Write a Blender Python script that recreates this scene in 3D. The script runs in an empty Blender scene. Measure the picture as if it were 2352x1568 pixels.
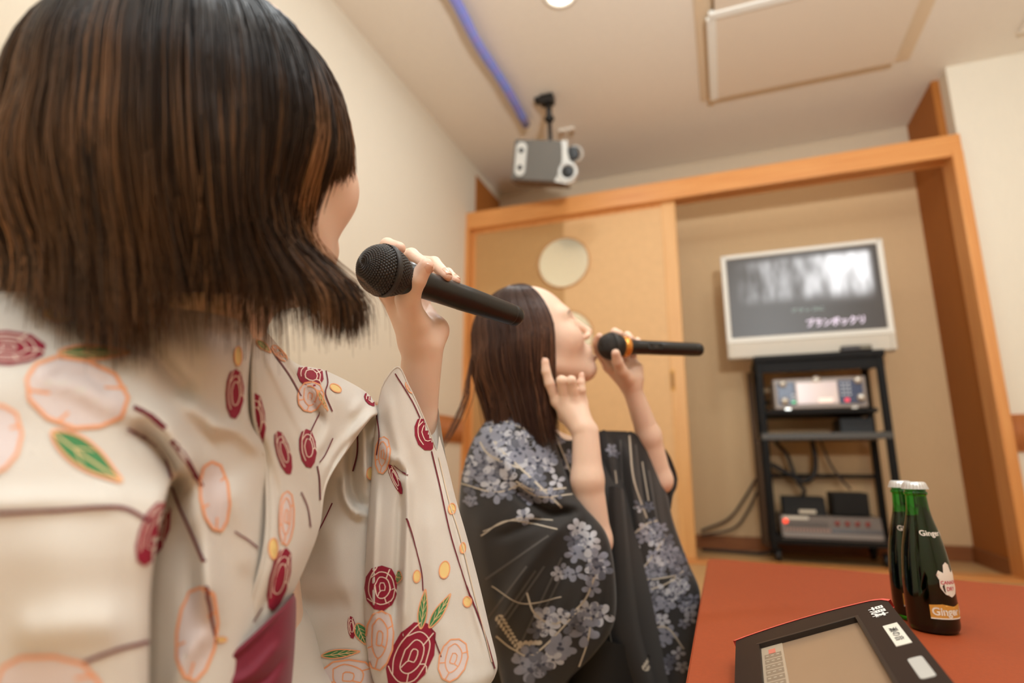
import bpy, bmesh, math, random
import numpy as np
from mathutils import Vector, Matrix
from mathutils.bvhtree import BVHTree
random.seed(5); RNG = np.random.default_rng(5)
SC = bpy.context.scene; COL = SC.collection
PI = math.pi
# ---------------------------------------------------------------- camera
CAM_H = .4673; FPX = 1306.67
YAW, PITCH, ROLL = -.3565, .212, .0032
_f = np.array([math.sin(YAW)*math.cos(PITCH), math.cos(YAW)*math.cos(PITCH), math.sin(PITCH)])
_r = np.cross(_f, [0, 0, 1]); _r /= np.linalg.norm(_r); _u = np.cross(_r, _f)
_c, _s = math.cos(ROLL), math.sin(ROLL)
CR = np.array([_c*_r + _s*_u, -_s*_r + _c*_u, _f])      # rows: right, up, forward
CO = np.array([0, 0, CAM_H])
def c2w(p):                      # camera-frame metres (right, up, forward) -> world
    return np.asarray(p, float) @ CR + CO
def w2c(p): return (np.asarray(p, float) - CO) @ CR.T
def pz(a):                       # (px, py, depth) rows -> world points
    a = np.asarray(a, float); z = a[..., 2]
    return c2w(np.stack([(a[..., 0]-1176)/FPX*z, (784-a[..., 1])/FPX*z, z], -1))
def pzc(a):
    a = np.asarray(a, float); z = a[..., 2]
    return np.stack([(a[..., 0]-1176)/FPX*z, (784-a[..., 1])/FPX*z, z], -1)
cd = bpy.data.cameras.new('camera'); cam = bpy.data.objects.new('camera', cd); COL.objects.link(cam)
m = Matrix.Identity(4)
for i in range(3):
    m[i][0] = CR[0][i]; m[i][1] = CR[1][i]; m[i][2] = -CR[2][i]; m[i][3] = CO[i]
cam.matrix_world = m
cd.sensor_width = 36; cd.lens = FPX/2352*36; cd.clip_start = .02
cd.dof.use_dof = True; cd.dof.focus_distance = .62; cd.dof.aperture_fstop = 2.6
SC.camera = cam
SC.view_settings.view_transform = 'Standard'; SC.view_settings.look = 'None'
SC.view_settings.gamma = 1; SC.view_settings.use_curve_mapping = False
# ---------------------------------------------------------------- materials
def lin(c):
    return tuple(((x/255)/12.92 if x/255 <= .04045 else ((x/255+.055)/1.055)**2.4) for x in c) + (1,)
MATS = {}
def mat(name, rgb, rough=.6, metal=0, noise=0, scale=40, stretch=(1, 1, 1), bump=0, bscale=None, rgb2=None, emit=0, trans=0, ior=1.45, sss=0, sheen=0, coat=0, attr=None, spec=None):
    if name in MATS: return MATS[name]
    M = bpy.data.materials.new(name); M.use_nodes = True; MATS[name] = M
    nt = M.node_tree; b = nt.nodes['Principled BSDF']; L = nt.links
    b.inputs['Base Color'].default_value = lin(rgb); b.inputs['Roughness'].default_value = rough
    b.inputs['Metallic'].default_value = metal
    if spec is not None: b.inputs['Specular IOR Level'].default_value = spec
    if trans: b.inputs['Transmission Weight'].default_value = trans; b.inputs['IOR'].default_value = ior
    if sss:
        b.inputs['Subsurface Weight'].default_value = sss; b.inputs['Subsurface Radius'].default_value = (1, .35, .2)
        b.inputs['Subsurface Scale'].default_value = .006
    if sheen: b.inputs['Sheen Weight'].default_value = sheen
    if coat: b.inputs['Coat Weight'].default_value = coat
    if emit: b.inputs['Emission Color'].default_value = lin(rgb); b.inputs['Emission Strength'].default_value = emit
    src = None
    if noise or rgb2:
        tc = nt.nodes.new('ShaderNodeTexCoord'); mp = nt.nodes.new('ShaderNodeMapping')
        mp.inputs['Scale'].default_value = stretch; L.new(tc.outputs['Object'], mp.inputs['Vector'])
        n = nt.nodes.new('ShaderNodeTexNoise'); n.inputs['Scale'].default_value = scale; n.inputs['Detail'].default_value = 5
        L.new(mp.outputs['Vector'], n.inputs['Vector'])
        mx = nt.nodes.new('ShaderNodeMix'); mx.data_type = 'RGBA'
        r = nt.nodes.new('ShaderNodeMapRange'); r.inputs['From Min'].default_value = .3; r.inputs['From Max'].default_value = .7
        L.new(n.outputs['Fac'], r.inputs['Value']); L.new(r.outputs['Result'], mx.inputs['Factor'])
        c = lin(rgb); c2 = lin(rgb2) if rgb2 else tuple(x*(1-noise) for x in c[:3])+(1,)
        mx.inputs[6].default_value = c; mx.inputs[7].default_value = c2
        src = mx.outputs[2]
    if attr:
        at = nt.nodes.new('ShaderNodeAttribute'); at.attribute_name = attr
        if src is not None:
            mu = nt.nodes.new('ShaderNodeMix'); mu.data_type = 'RGBA'; mu.blend_type = 'MULTIPLY'; mu.inputs['Factor'].default_value = 1
            L.new(src, mu.inputs[6]); L.new(at.outputs['Color'], mu.inputs[7]); src = mu.outputs[2]
        else: src = at.outputs['Color']
    if src is not None: L.new(src, b.inputs['Base Color'])
    if bump:
        tc = nt.nodes.new('ShaderNodeTexCoord'); mp = nt.nodes.new('ShaderNodeMapping'); mp.inputs['Scale'].default_value = stretch
        L.new(tc.outputs['Object'], mp.inputs['Vector'])
        n = nt.nodes.new('ShaderNodeTexNoise'); n.inputs['Scale'].default_value = bscale or scale; n.inputs['Detail'].default_value = 4
        L.new(mp.outputs['Vector'], n.inputs['Vector'])
        bp = nt.nodes.new('ShaderNodeBump'); bp.inputs['Strength'].default_value = bump; bp.inputs['Distance'].default_value = .002
        L.new(n.outputs['Fac'], bp.inputs['Height']); L.new(bp.outputs['Normal'], b.inputs['Normal'])
    return M
# ---------------------------------------------------------------- tagging
def tag(o, label=None, cat=None, group=None, kind=None):
    if label: o['label'] = label
    if cat: o['category'] = cat
    if group: o['group'] = group
    if kind: o['kind'] = kind
    return o
def empty(name, loc, label=None, cat=None, group=None, rot=None):
    o = bpy.data.objects.new(name, None); COL.objects.link(o); o.location = loc; o.empty_display_size = .05
    if rot is not None: o.rotation_euler = rot
    return tag(o, label, cat, group)
def link_mesh(name, me, mats, parent=None, keep_world=True, smooth=None):
    o = bpy.data.objects.new(name, me); COL.objects.link(o)
    for m_ in (mats if isinstance(mats, (list, tuple)) else [mats]): me.materials.append(m_)
    if parent is not None:
        o.parent = parent
        if keep_world: o.matrix_parent_inverse = parent_matrix(parent).inverted()
    return o
def parent_matrix(p):
    mm = Matrix.LocRotScale(p.location, p.rotation_euler, p.scale)
    if p.parent is not None: mm = parent_matrix(p.parent) @ p.matrix_parent_inverse @ mm
    return mm
class MB:
    """collects shapes into one mesh"""
    def __init__(s): s.bm = bmesh.new(); s.mi = 0
    def _fin(s, geom_faces, smooth=False):
        for f in geom_faces: f.material_index = s.mi; f.smooth = smooth
    def box(s, lo, hi, bev=0, M=None, seg=2):
        b = bmesh.new(); bmesh.ops.create_cube(b, size=1)
        lo, hi = Vector(lo), Vector(hi); c = (lo+hi)/2; d = hi-lo
        for v in b.verts: v.co = Vector((v.co.x*d.x, v.co.y*d.y, v.co.z*d.z)) + c
        if bev: bmesh.ops.bevel(b, geom=b.edges[:], offset=bev, segments=seg, profile=.5, affect='EDGES')
        return s.add(b, M, smooth=False)
    def add(s, b, M=None, smooth=False):
        if M is not None: bmesh.ops.transform(b, matrix=M, verts=b.verts)
        mp = {v: s.bm.verts.new(v.co) for v in b.verts}
        for f in b.faces:
            try: g = s.bm.faces.new([mp[v] for v in f.verts]); g.material_index = s.mi; g.smooth = smooth
            except ValueError: pass
        b.free(); return s
    def raw(s, V, F, smooth=True):
        vs = [s.bm.verts.new(tuple(map(float, v))) for v in V]
        for f in F:
            try: g = s.bm.faces.new([vs[i] for i in f]); g.material_index = s.mi; g.smooth = smooth
            except ValueError: pass
        return s
    def tube(s, pts, r, n=10, cap=True, closed=False):
        P = np.asarray(pts, float); k = len(P); R = np.full(k, r) if np.isscalar(r) else np.asarray(r, float)
        T = np.gradient(P, axis=0); T /= np.linalg.norm(T, axis=1)[:, None]+1e-12
        a = np.array([0, 0, 1.]) if abs(T[0][2]) < .9 else np.array([1., 0, 0])
        V = []; x = np.cross(T[0], a); x /= np.linalg.norm(x)
        for i in range(k):
            x = x - T[i]*(x@T[i]); x /= np.linalg.norm(x); y = np.cross(T[i], x)
            for j in range(n):
                t = 2*PI*j/n; V.append(P[i] + R[i]*(math.cos(t)*x + math.sin(t)*y))
        F = [(i*n+j, i*n+(j+1) % n, (i+1)*n+(j+1) % n, (i+1)*n+j) for i in range(k-1) for j in range(n)]
        if cap: F += [tuple(range(n))[::-1], tuple((k-1)*n+j for j in range(n))]
        return s.raw(V, F)
    def cyl(s, a, b, r0, r1=None, n=24): return s.tube([a, b], [r0, r0 if r1 is None else r1], n)
    def lathe(s, prof, M=None, n=40, cap=True):
        V = [(r*math.cos(2*PI*j/n), r*math.sin(2*PI*j/n), z) for r, z in prof for j in range(n)]
        k = len(prof)
        F = [(i*n+j, i*n+(j+1) % n, (i+1)*n+(j+1) % n, (i+1)*n+j) for i in range(k-1) for j in range(n)]
        if cap: F += [tuple(range(n))[::-1], tuple((k-1)*n+j for j in range(n))]
        if M is not None: V = [M @ Vector(v) for v in V]
        return s.raw(V, F)
    def prism(s, poly, z0, z1, M=None, smooth=False):
        n = len(poly); V = [(x, y, z0) for x, y in poly] + [(x, y, z1) for x, y in poly]
        F = [tuple(range(n))[::-1], tuple(range(n, 2*n))] + [(i, (i+1) % n, n+(i+1) % n, n+i) for i in range(n)]
        if M is not None: V = [M @ Vector(v) for v in V]
        return s.raw(V, F, smooth)
    def build(s, name, mats, parent=None, sharp=None):
        bmesh.ops.recalc_face_normals(s.bm, faces=s.bm.faces)
        me = bpy.data.meshes.new(name); s.bm.to_mesh(me); s.bm.free()
        if sharp: 
            try: me.set_sharp_from_angle(angle=math.radians(sharp))
            except Exception: pass
        return link_mesh(name, me, mats, parent)
def frame(o, x, y, z=None):
    x, y = Vector(x).normalized(), Vector(y); z = x.cross(y).normalized() if z is None else Vector(z).normalized()
    y = z.cross(x).normalized(); M = Matrix.Identity(4)
    for i in range(3): M[i][0], M[i][1], M[i][2], M[i][3] = x[i], y[i], z[i], o[i]
    return M
def text_mesh(txt, size, extrude=0., bold=0., align='CENTER', space=1.):
    """(verts Nx3, faces) of a line of text in its own xy plane"""
    cu = bpy.data.curves.new('txt', 'FONT'); cu.body = txt; cu.size = size; cu.extrude = extrude; cu.offset = bold
    cu.align_x = align; cu.align_y = 'CENTER'; cu.resolution_u = 4; cu.space_character = space
    o = bpy.data.objects.new('txt', cu); COL.objects.link(o)
    dg = bpy.context.evaluated_depsgraph_get(); dg.update()
    me = bpy.data.meshes.new_from_object(o.evaluated_get(dg))
    V = np.array([v.co[:] for v in me.vertices]).reshape(-1, 3); F = [tuple(p.vertices) for p in me.polygons]
    bpy.data.objects.remove(o); bpy.data.curves.remove(cu); bpy.data.meshes.remove(me)
    return V, F
def np_mesh(name, V, F, mats, parent=None, smooth=True, mi=None, attr=None):
    """V (n,3), F (m,k) int array or list"""
    me = bpy.data.meshes.new(name); V = np.asarray(V, np.float32)
    if isinstance(F, np.ndarray):
        k = F.shape[1]; me.vertices.add(len(V)); me.vertices.foreach_set('co', V.ravel())
        me.loops.add(F.size); me.loops.foreach_set('vertex_index', F.astype(np.int32).ravel())
        me.polygons.add(len(F)); me.polygons.foreach_set('loop_start', np.arange(0, F.size, k, dtype=np.int32))
        me.update(calc_edges=True); me.validate()
    else: me.from_pydata(V.tolist(), [], F)
    me.polygons.foreach_set('use_smooth', np.full(len(me.polygons), smooth))
    if mi is not None: me.polygons.foreach_set('material_index', np.asarray(mi, np.int32))
    if attr is not None:
        for nm, a in attr.items():
            at = me.color_attributes.new(nm, 'FLOAT_COLOR', 'POINT'); a = np.asarray(a, np.float32)
            if a.shape[1] == 3: a = np.concatenate([a, np.ones((len(a), 1), np.float32)], 1)
            at.data.foreach_set('color', a.ravel())
    me.update()
    return link_mesh(name, me, mats, parent)
# ================================================================ ROOM
XL, XR, YB, YF, CE = -1.44, 2.15, -1.6, 3.06, 2.393
AY, AX0, AX1 = 3.59, -1.44, 1.10
LZ0, LZ1 = 1.905, 2.015
wallm = mat('wall_paper', (228, 218, 200), .85, noise=.04, scale=9, stretch=(30, 30, 1.5), bump=.15, bscale=14)
ceilm = mat('ceiling_paper', (230, 220, 206), .9, noise=.03, scale=60, bump=.1)
wood = mat('hinoki_wood', (222, 156, 90), .42, rgb2=(206, 134, 70), scale=3, stretch=(1.2, 12, 30), bump=.05)
woodv = mat('hinoki_wood_upright', (222, 156, 90), .42, rgb2=(206, 134, 70), scale=3, stretch=(30, 12, 1.2), bump=.05)
floorm = mat('floor_boards', (206, 168, 118), .45, rgb2=(192, 152, 102), scale=4, stretch=(2, 30, 1))
def struct(o): return tag(o, kind='structure')
def sbox(name, lo, hi, m_, bev=0):
    b = MB(); b.box(lo, hi, bev); return struct(b.build(name, m_))
T = .08
sbox('floor', (XL-T, YB-T, -.1), (XR+T, AY+T, 0), floorm)
sbox('ceiling', (XL-T, YB-T, CE), (XR+T, AY+T, CE+.1), ceilm)
sbox('wall_left', (XL-T, YB-T, 0), (XL, AY+T, CE), wallm)
sbox('wall_right', (XR, YB-T, 0), (XR+T, YF, CE), wallm)
sbox('wall_rear', (XL, YB-T, 0), (XR, YB, CE), wallm)
sbox('wall_front', (AX1+.045, YF, 0), (XR+T, YF+.1, CE), wallm)
alcb = mat('alcove_back_paper', (222, 188, 144), .85, noise=.05, scale=12, stretch=(20, 20, 2)); alcs = mat('alcove_side_paper_shade', (170, 102, 34), .8, noise=.06, scale=12, stretch=(20, 20, 2))
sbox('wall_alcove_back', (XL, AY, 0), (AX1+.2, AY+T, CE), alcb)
sbox('trim_7', (XL, AY-.006, 2.16), (AX1+.02, AY, CE), mat('alcove_upper', (206, 186, 160), .9))
sbox('wall_alcove_left_shade', (XL, YF+.105, 0), (XL+.006, AY, CE-.05), alcs)  # thin panel whose brown paints in the shade on the left wall
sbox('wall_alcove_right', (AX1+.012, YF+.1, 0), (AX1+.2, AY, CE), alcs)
# lintel, posts, threshold, rails
b = MB(); b.box((XL, YF-.03, LZ0), (AX1+.045, YF+.012, LZ1), .003); b.box((XL, YF+.052, LZ0+.01), (AX1+.01, YF+.10, LZ1), .003); b.box((XL, YF+.012, LZ0+.04), (AX1+.01, YF+.052, LZ1), 0)
struct(b.build('trim_1', wood))
b = MB(); b.box((XL, YF-.035, 0), (XL+.022, YF+.10, LZ0), .002); struct(b.build('trim_2', woodv))
b = MB(); b.box((AX1, YF-.035, 0), (AX1+.045, YF+.105, LZ0+.02), .003); struct(b.build('trim_3', woodv))
b = MB(); b.box((XL+.022, YF-.03, 0), (AX1, YF+.1, .012), .002); struct(b.build('trim_4', wood))
railm = mat('reeded_rail', (196, 124, 66), .5, rgb2=(170, 98, 46), scale=18, stretch=(9, 9, .4))
def rail(name, lo, hi, axis):
    b = MB(); b.box(lo, hi, .003)
    n = int((hi[axis]-lo[axis])/.011)
    for i in range(n):
        p = lo[axis]+.0055+i*.011
        if axis == 1: b.cyl((hi[0], p, lo[2]+.008), (hi[0], p, hi[2]-.008), .0042, n=8)
        else: b.cyl((p, lo[1], lo[2]+.008), (p, lo[1], hi[2]-.008), .0042, n=8)
    return struct(b.build(name, railm))
rail('trim_5', (XL, 1.6, .585), (XL+.014, YF-.035, .725), 1)
rail('trim_6', (AX1+.047, YF-.014, .525), (XR, YF, .683), 0)
basem = mat('baseboard_wood', (150, 92, 46), .5, rgb2=(132, 76, 36), scale=4, stretch=(2, 12, 30))
sbox('baseboard_back', (XL, AY-.012, 0), (AX1+.012, AY, .075), basem, .002)
sbox('baseboard_right', (AX1, YF+.105, 0), (AX1+.012, AY, .075), basem, .002)
sbox('baseboard_left', (XL, YB, 0), (XL+.012, YF-.035, .06), basem, .002)
# ---- sliding door, two tone paper with round mirrors
door = struct(empty('door_1', (-.81, YF+.03, .012)))
pa = mat('door_paper_light', (218, 174, 122), .62, noise=.07, scale=26, bump=.04)
pb = mat('door_paper_dark', (188, 144, 90), .62, noise=.05, scale=26)
DX0, DXM, DX1, DY = XL+.024, -.824, -.178, YF+.016
b = MB(); b.box((DX0, DY, .012), (DX0+.022, DY+.034, LZ0+.02), .002); b.box((DX0+.022, DY, LZ0-.02), (DX1-.075, DY+.034, LZ0+.02)); b.box((DX0+.022, DY, .012), (DX1-.075, DY+.034, .05)); b.build('frame', woodv, door)
b = MB(); b.box((DX1-.075, DY-.002, .012), (DX1, DY+.036, LZ0+.02), .004); b.build('stile', mat('door_stile', (222, 172, 112), .4, rgb2=(212, 158, 98), scale=3, stretch=(30, 12, 1.2)), door)
b = MB(); b.box((DX0+.022, DY+.006, .05), (DXM, DY+.028, LZ0-.0)); b.build('dark_panel', pb, door)
b = MB(); b.box((DXM, DY+.002, .05), (DX1-.075, DY+.028, LZ0-.0)); b.build('light_panel', pa, door)
def disc(cx, cz, r):
    M = frame((cx, DY+.001, cz), (1, 0, 0), (0, 0, 1))     # z points to the room
    b = MB(); b.lathe([(r-.001, -.002), (r-.001, .007), (r+.007, .007), (r+.007, -.002)], M, 56, cap=False)
    rim = b.build('mirror_rim', mat('rim_wood', (190, 138, 84), .5), door)
    b = MB(); b.lathe([(r, -.002), (r, .0035)], M, 56)
    for f in b.bm.faces: f.smooth = False
    b.build('mirror', mat('frosted_mirror', (240, 232, 206), .22, metal=.6), rim)
disc(-.824, 1.625, .150); disc(-.812, 1.175, .150)
def pull(cx, z0, z1, m_):
    b = MB(); b.box((cx-.012, DY-.004, z0), (cx+.012, DY+.004, z1), .002); o = b.build('pull', m_, door)
    b = MB(); b.box((cx-.007, DY-.006, z0+.012), (cx+.007, DY-.003, z1-.012), .001); b.build('pull_recess', mat('pull_dark', (60, 45, 30), .4), o)
    return o
pull(-1.395, 1.07, 1.235, mat('pull_dark_reflection', (38, 30, 26), .35));  # both pulls are alike; the dark reflection on this one is painted in
b = MB(); cx=-.243; b.box((cx-.012, DY-.006, .845), (cx+.012, DY+.004, .955), .003); o = b.build('pull', mat('pull_gold_reflection', (196, 144, 70), .35, metal=.5), door); o['label'] = 'finger pull with a gold reflection'  # gold tone paints in the reflection on this pull
b = MB(); b.box((cx-.006, DY-.0075, .86), (cx+.006, DY-.005, .94), .001); b.build('pull_recess', mat('pull_bronze', (128, 84, 36), .4), o)
# ================================================================ CEILING FIXTURES
white = mat('white_plastic', (232, 230, 222), .4)
hatch = empty('air_conditioner', (.47, 2.6, CE), 'square ceiling panel with a white raised edge, set flush in the ceiling', 'ceiling panel')
HX0, HX1, HY0, HY1 = .045, .885, 1.95, 2.885
b = MB(); b.box((HX0-.045, HY0-.05, CE-.006), (HX1+.075, HY1+.035, CE), .002); b.build('surround', mat('hatch_surround', (218, 196, 166), .7), hatch)
b = MB(); b.box((HX0+.035, HY0, CE-.034), (HX1, HY1, CE-.022), .004); b.build('grille_panel', mat('panel_cream', (222, 208, 190), .6), hatch)
b = MB(); b.box((HX0, HY0+.33, CE-.040), (HX0+.04, HY1, CE-.020), .006); b.box((HX0+.01, HY0+.30, CE-.040), (HX1, HY0+.345, CE-.020), .006); b.build('edge_flap', white, hatch)
b = MB(); b.box((HX0+.03, HY0+.02, CE-.022), (HX1-.02, HY1-.02, CE-.006)); b.build('recess', mat('panel_recess', (120, 96, 70), .8), hatch)
def downlight(x, y, label, glow=14):
    t = empty('downlight', (x, y, CE), label, 'ceiling light', 'recessed ceiling lights')
    M = Matrix.Translation((x, y, CE))
    b = MB(); b.lathe([(.052, .0), (.052, -.004), (.066, -.010), (.074, -.006), (.075, 0)], M, 40, cap=False); b.build('ring', white, t)
    b = MB(); b.lathe([(.053, -.0035), (.030, -.0055), (.001, -.0065)], M, 40, cap=False); b.build('diffuser', mat('lamp_glow', (255, 236, 208), .5, emit=glow), t)
downlight(-.521, 1.965, 'round recessed ceiling light with a white ring, lit, cut by the top of the photo')
vent = empty('ceiling_vent', (1.5, 2.75, CE), 'pale vent panel on the ceiling at the far right edge', 'vent')
b = MB(); b.box((1.365, 2.45, CE-.02), (1.75, 2.885, CE), .006); b.build('cover', ceilm, vent)
b = MB()
for i in range(7): b.box((1.40+i*.046, 2.5, CE-.026), (1.425+i*.046, 2.84, CE-.018), .002)
b.build('louvres', mat('vent_louvre', (196, 176, 148), .6), vent)
# blue tube under the ceiling
tube = MB(); pts = [(-.94+.006*math.sin(i*.9), 1.0+i*.0925, CE-.034-.004*math.sin(i*1.3)) for i in range(20)]
tube.tube(pts, [.024+.0012*math.sin(i*2.1) for i in range(20)], 20)
tag(tube.build('ceiling_tube', mat('blue_film', (116, 142, 222), .22, rgb2=(150, 132, 206), scale=5, stretch=(1, 3, 1), coat=.5)), 'long glossy blue tube fixed along the ceiling up to the speaker', 'tube')
# small holder beside the speaker
b = MB(); b.box((-.80, 2.915, CE-.014), (-.705, 2.955, CE), .003); hs = empty('sensor', (-.75, 2.935, CE), 'small cream sensor plate on the ceiling right of the speaker bracket', 'sensor')
b.build('plate', ceilm, hs)
for x in (-.785, -.72): b = MB(); b.lathe([(.008, 0), (.012, -.012), (.004, -.02)], Matrix.Translation((x, 2.935, CE-.014)), 14); b.build('knob', mat('sensor_knob', (150, 112, 74), .5), hs)
# ================================================================ SPEAKER
spk = empty('speaker', (-.85, 2.8, CE), 'grey and silver loudspeaker hanging from the ceiling at the end of the blue tube', 'speaker')
# box frame: origin at front-face centre, x right, y up, z toward the room
C0 = pz([[1246, 368, 2.93]])[0]
_x = c2w((.965, -.115, -.235))-CO; _y = c2w((.10, .985, -.13))-CO
MS = frame(C0, _x, _y)
gm = mat('speaker_grille', (98, 92, 84), .7, noise=.1, scale=300); sm = mat('speaker_silver', (196, 194, 188), .35, metal=.3); dk = mat('speaker_dark', (26, 25, 24), .5)
W2, H2, D = .148, .10, .16
b = MB(); b.prism([(-W2-.008, -H2), (W2*.62, -H2), (W2*.74, -H2*.5), (W2*.78, 0), (W2*.74, H2*.5), (W2*.62, H2), (-W2-.008, H2)], -.03, 0, MS)
b.prism([(-W2-.008, -H2), (W2*.6, -H2), (W2*.6, H2), (-W2-.008, H2)], -D, -.03, MS); b.build('cabinet', gm, spk)
b = MB(); b.box((-W2-.012, -H2-.012, -D), (W2*.9, -H2, -.004), .003, MS); b.build('base_plate', mat('speaker_base', (74, 50, 28), .6), spk)
def stad(cx, cy, rx, hy, n=12):
    return [(cx+rx*math.cos(t), cy+hy+rx*math.sin(t)) for t in np.linspace(0, PI, n)] + [(cx+rx*math.cos(t), cy-hy+rx*math.sin(t)) for t in np.linspace(PI, 2*PI, n)]
b = MB(); b.prism(stad(-W2+.034, 0, .028, .058), -.002, .010, MS); o = b.build('tweeter_plate', sm, spk)
for sgn in (-1, 1):
    b = MB(); b.lathe([(.0135, .009), (.0135, .0115), (.009, .0118), (.003, .0105)], MS @ Matrix.Translation((-W2+.034, sgn*.043, 0)), 20); b.build('tweeter', dk, o)
# woofer arm: curved silver bracket with a round driver
arm = [(W2*.60, H2), (W2*.82, H2), (W2*.86, H2*.4), (W2*.95, H2*.05), (W2*1.16, -.02), (W2*1.27, -.055), (W2*1.16, -.10), (W2*.93, -.113), (W2*.5, -H2-.004), (W2*.62, -H2*.6), (W2*.70, 0), (W2*.66, H2*.6)]
b = MB(); b.prism(arm, -.03, .008, MS); o = b.build('side_fin', sm, spk)
b = MB(); b.lathe([(.05, -.03), (.05, .010), (.044, .014), (.034, .012), (.033, .004)], MS @ Matrix.Translation((W2*.93, -.052, 0)), 36, cap=False); b.build('driver_ring', sm, o)
b = MB(); b.lathe([(.034, .006), (.030, .011), (.016, .014), (.001, .015)], MS @ Matrix.Translation((W2*.93, -.052, 0)), 36, cap=False); b.build('driver', dk, o)
b = MB(); b.lathe([(.034, -.05), (.034, -.02), (.03, -.018), (.001, -.018)], MS @ Matrix.Translation((W2*.99, .045, 0)), 30); b.build('driver', dk, o)
b = MB(); b.lathe([(.034, -.052), (.045, -.052), (.045, -.028), (.036, -.022)], MS @ Matrix.Translation((W2*1.06, .045, -.01)), 30, cap=False); b.build('driver_ring', sm, o)
top = MS @ Vector((.02, H2, -.06)); ct = Vector((top.x-.01, top.y+.01, CE))
b = MB(); b.tube([top-Vector((0, 0, .02)), top+Vector((0, 0, .03)), (ct+top)/2], .011, 10); b.lathe([(.022, -.01), (.028, .0), (.022, .014)], Matrix.Translation((ct+top)/2), 16)
b.box((ct.x-.045, ct.y-.03, CE-.05), (ct.x+.03, ct.y+.03, CE), .008, None); b.box((ct.x-.075, ct.y-.02, CE-.03), (ct.x-.03, ct.y+.02, CE-.004), .004)
b.tube([(ct+top)/2, (ct.x, ct.y, CE-.03)], .016, 12)
b.build('bracket', mat('bracket_black', (22, 18, 14), .5), spk)
# ================================================================ RACK
blk = mat('rack_black', (14, 12, 10), .6, spec=.2); blk2 = mat('rack_shelf_black', (18, 15, 13), .6, spec=.2)
RX0, RX1, RY0, RY1 = .168, .742, 3.17, 3.53
rack = empty('equipment_rack', (.455, 3.35, 0), 'black metal equipment rack on casters under the television', 'rack')
for x in (RX0, RX1-.032):
    for y in (RY0, RY1-.03):
        b = MB(); b.box((x, y, .065), (x+.032, y+.03, 1.0), .003); b.build('post', blk, rack)
b = MB(); b.box((RX0-.006, RY0-.012, .985), (RX1+.006, RY1+.005, 1.018), .004); b.box((RX0+.02, RY0+.004, .93), (RX1-.02, RY0+.02, .986)); b.build('top_shelf', blk2, rack)
for z, nm in ((.715, 0), (.592, 1), (.098, 2)):
    b = MB(); b.box((RX0+.03, RY0+.01 if nm else RY0-.02, z), (RX1-.03 if nm else RX1-.055, RY1-.01, z+.02), .003)
    if nm == 1: b.box((RX0, RY0-.004, z-.002), (RX1, RY0+.014, z+.030), .003)
    if nm == 2: b.box((RX0, RY0-.004, z-.004), (RX1, RY0+.014, z+.034), .003)
    b.build('shelf', mat('shelf_edge', (70, 66, 60), .45) if nm == 1 else blk2, rack)
for x in (RX0+.004, RX1-.026):
    for z0, z1 in ((.60, .63), (.075, .10), (.96, .985)): b = MB(); b.box((x, RY0+.03, z0), (x+.02, RY1-.03, z1)); b.build('side_rail', blk, rack)
b = MB(); b.box((RX0-.03, RY1-.06, .05), (RX0-.008, RY1-.035, .98), .003); b.box((RX0-.012, RY0+.10, .06), (RX0-.004, RY1-.06, .60)); b.build('cable_duct', mat('duct_brown', (84, 62, 44), .5), rack)
for z in (.40, .80): b = MB(); b.box((RX0+.03, RY1-.022, z), (RX1-.03, RY1-.014, z+.02)); b.build('back_brace', blk, rack)
b = MB(); b.box((RX1-.20, RY0+.12, .614), (RX1-.05, RY1-.04, .70), .004)
tag(b.build('amplifier', mat('amp_black', (18, 17, 16), .5)), 'black box in the right of the narrow gap under the karaoke player', 'amplifier')
for i, (x, y) in enumerate(((RX0+.03, RY0+.04), (RX1-.085, RY0+.03), (RX0+.03, RY1-.05), (RX1-.085, RY1-.05))):
    c = empty('caster', (x, y, 0)); c.parent = rack; c.matrix_parent_inverse = parent_matrix(rack).inverted()
    b = MB(); b.box((x-.016, y-.018, .058), (x+.016, y+.018, .068)); b.box((x-.017, y-.008, .028), (x-.013, y+.02, .06)); b.box((x+.013, y-.008, .028), (x+.017, y+.02, .06)); b.build('fork', blk, c)
    b = MB(); b.lathe([(.010, -.012), (.031, -.012), (.0335, -.009), (.0335, .009), (.031, .012), (.010, .012)], frame((x, y+.012, .0335), (0, 1, 0), (0, 0, 1)), 28); b.build('wheel', mat('wheel_rubber', (24, 22, 20), .55), c)
    b = MB(); b.lathe([(.001, -.0135), (.012, -.0135), (.012, .0135), (.001, .0135)], frame((x, y+.012, .0335), (0, 1, 0), (0, 0, 1)), 20, cap=False); b.build('hub', mat('caster_steel', (170, 165, 155), .35, metal=.8), c)
# karaoke player
kp = empty('karaoke_player', (.445, 3.2, .735), 'silver and blue karaoke player with a lit display, on the upper rack shelf', 'karaoke machine')
KX0, KX1, KY, KZ0, KZ1 = .240, .652, 3.155, .738, .892
b = MB(); b.box((KX0, KY, KZ0), (KX1, KY+.27, KZ1), .006); b.build('housing', mat('player_grey', (128, 116, 108), .4, metal=.3), kp)
for x0, x1 in ((KX0+.018, KX0+.098), (KX1-.122, KX1-.018)): b = MB(); b.box((x0, KY-.006, KZ0+.022), (x1, KY+.004, KZ1-.018), .003); b.build('blue_panel', mat('player_blue', (34, 44, 82), .3), kp)
b = MB(); b.box((KX0+.105, KY-.007, KZ0+.024), (KX1-.125, KY+.004, KZ1-.022), .002)
dsp = b.build('display', mat('player_display', (205, 184, 172), .25, rgb2=(190, 172, 178), scale=6, emit=.2), kp)
b = MB(); b.box((KX0+.20, KY-.0085, KZ0+.030), (KX0+.262, KY-.0065, KZ0+.050)); b.build('lyric_bar', mat('display_pale', (232, 200, 186), .4, emit=.5), dsp)
km = mat('knob_chrome', (216, 212, 204), .25, metal=.7)
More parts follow.
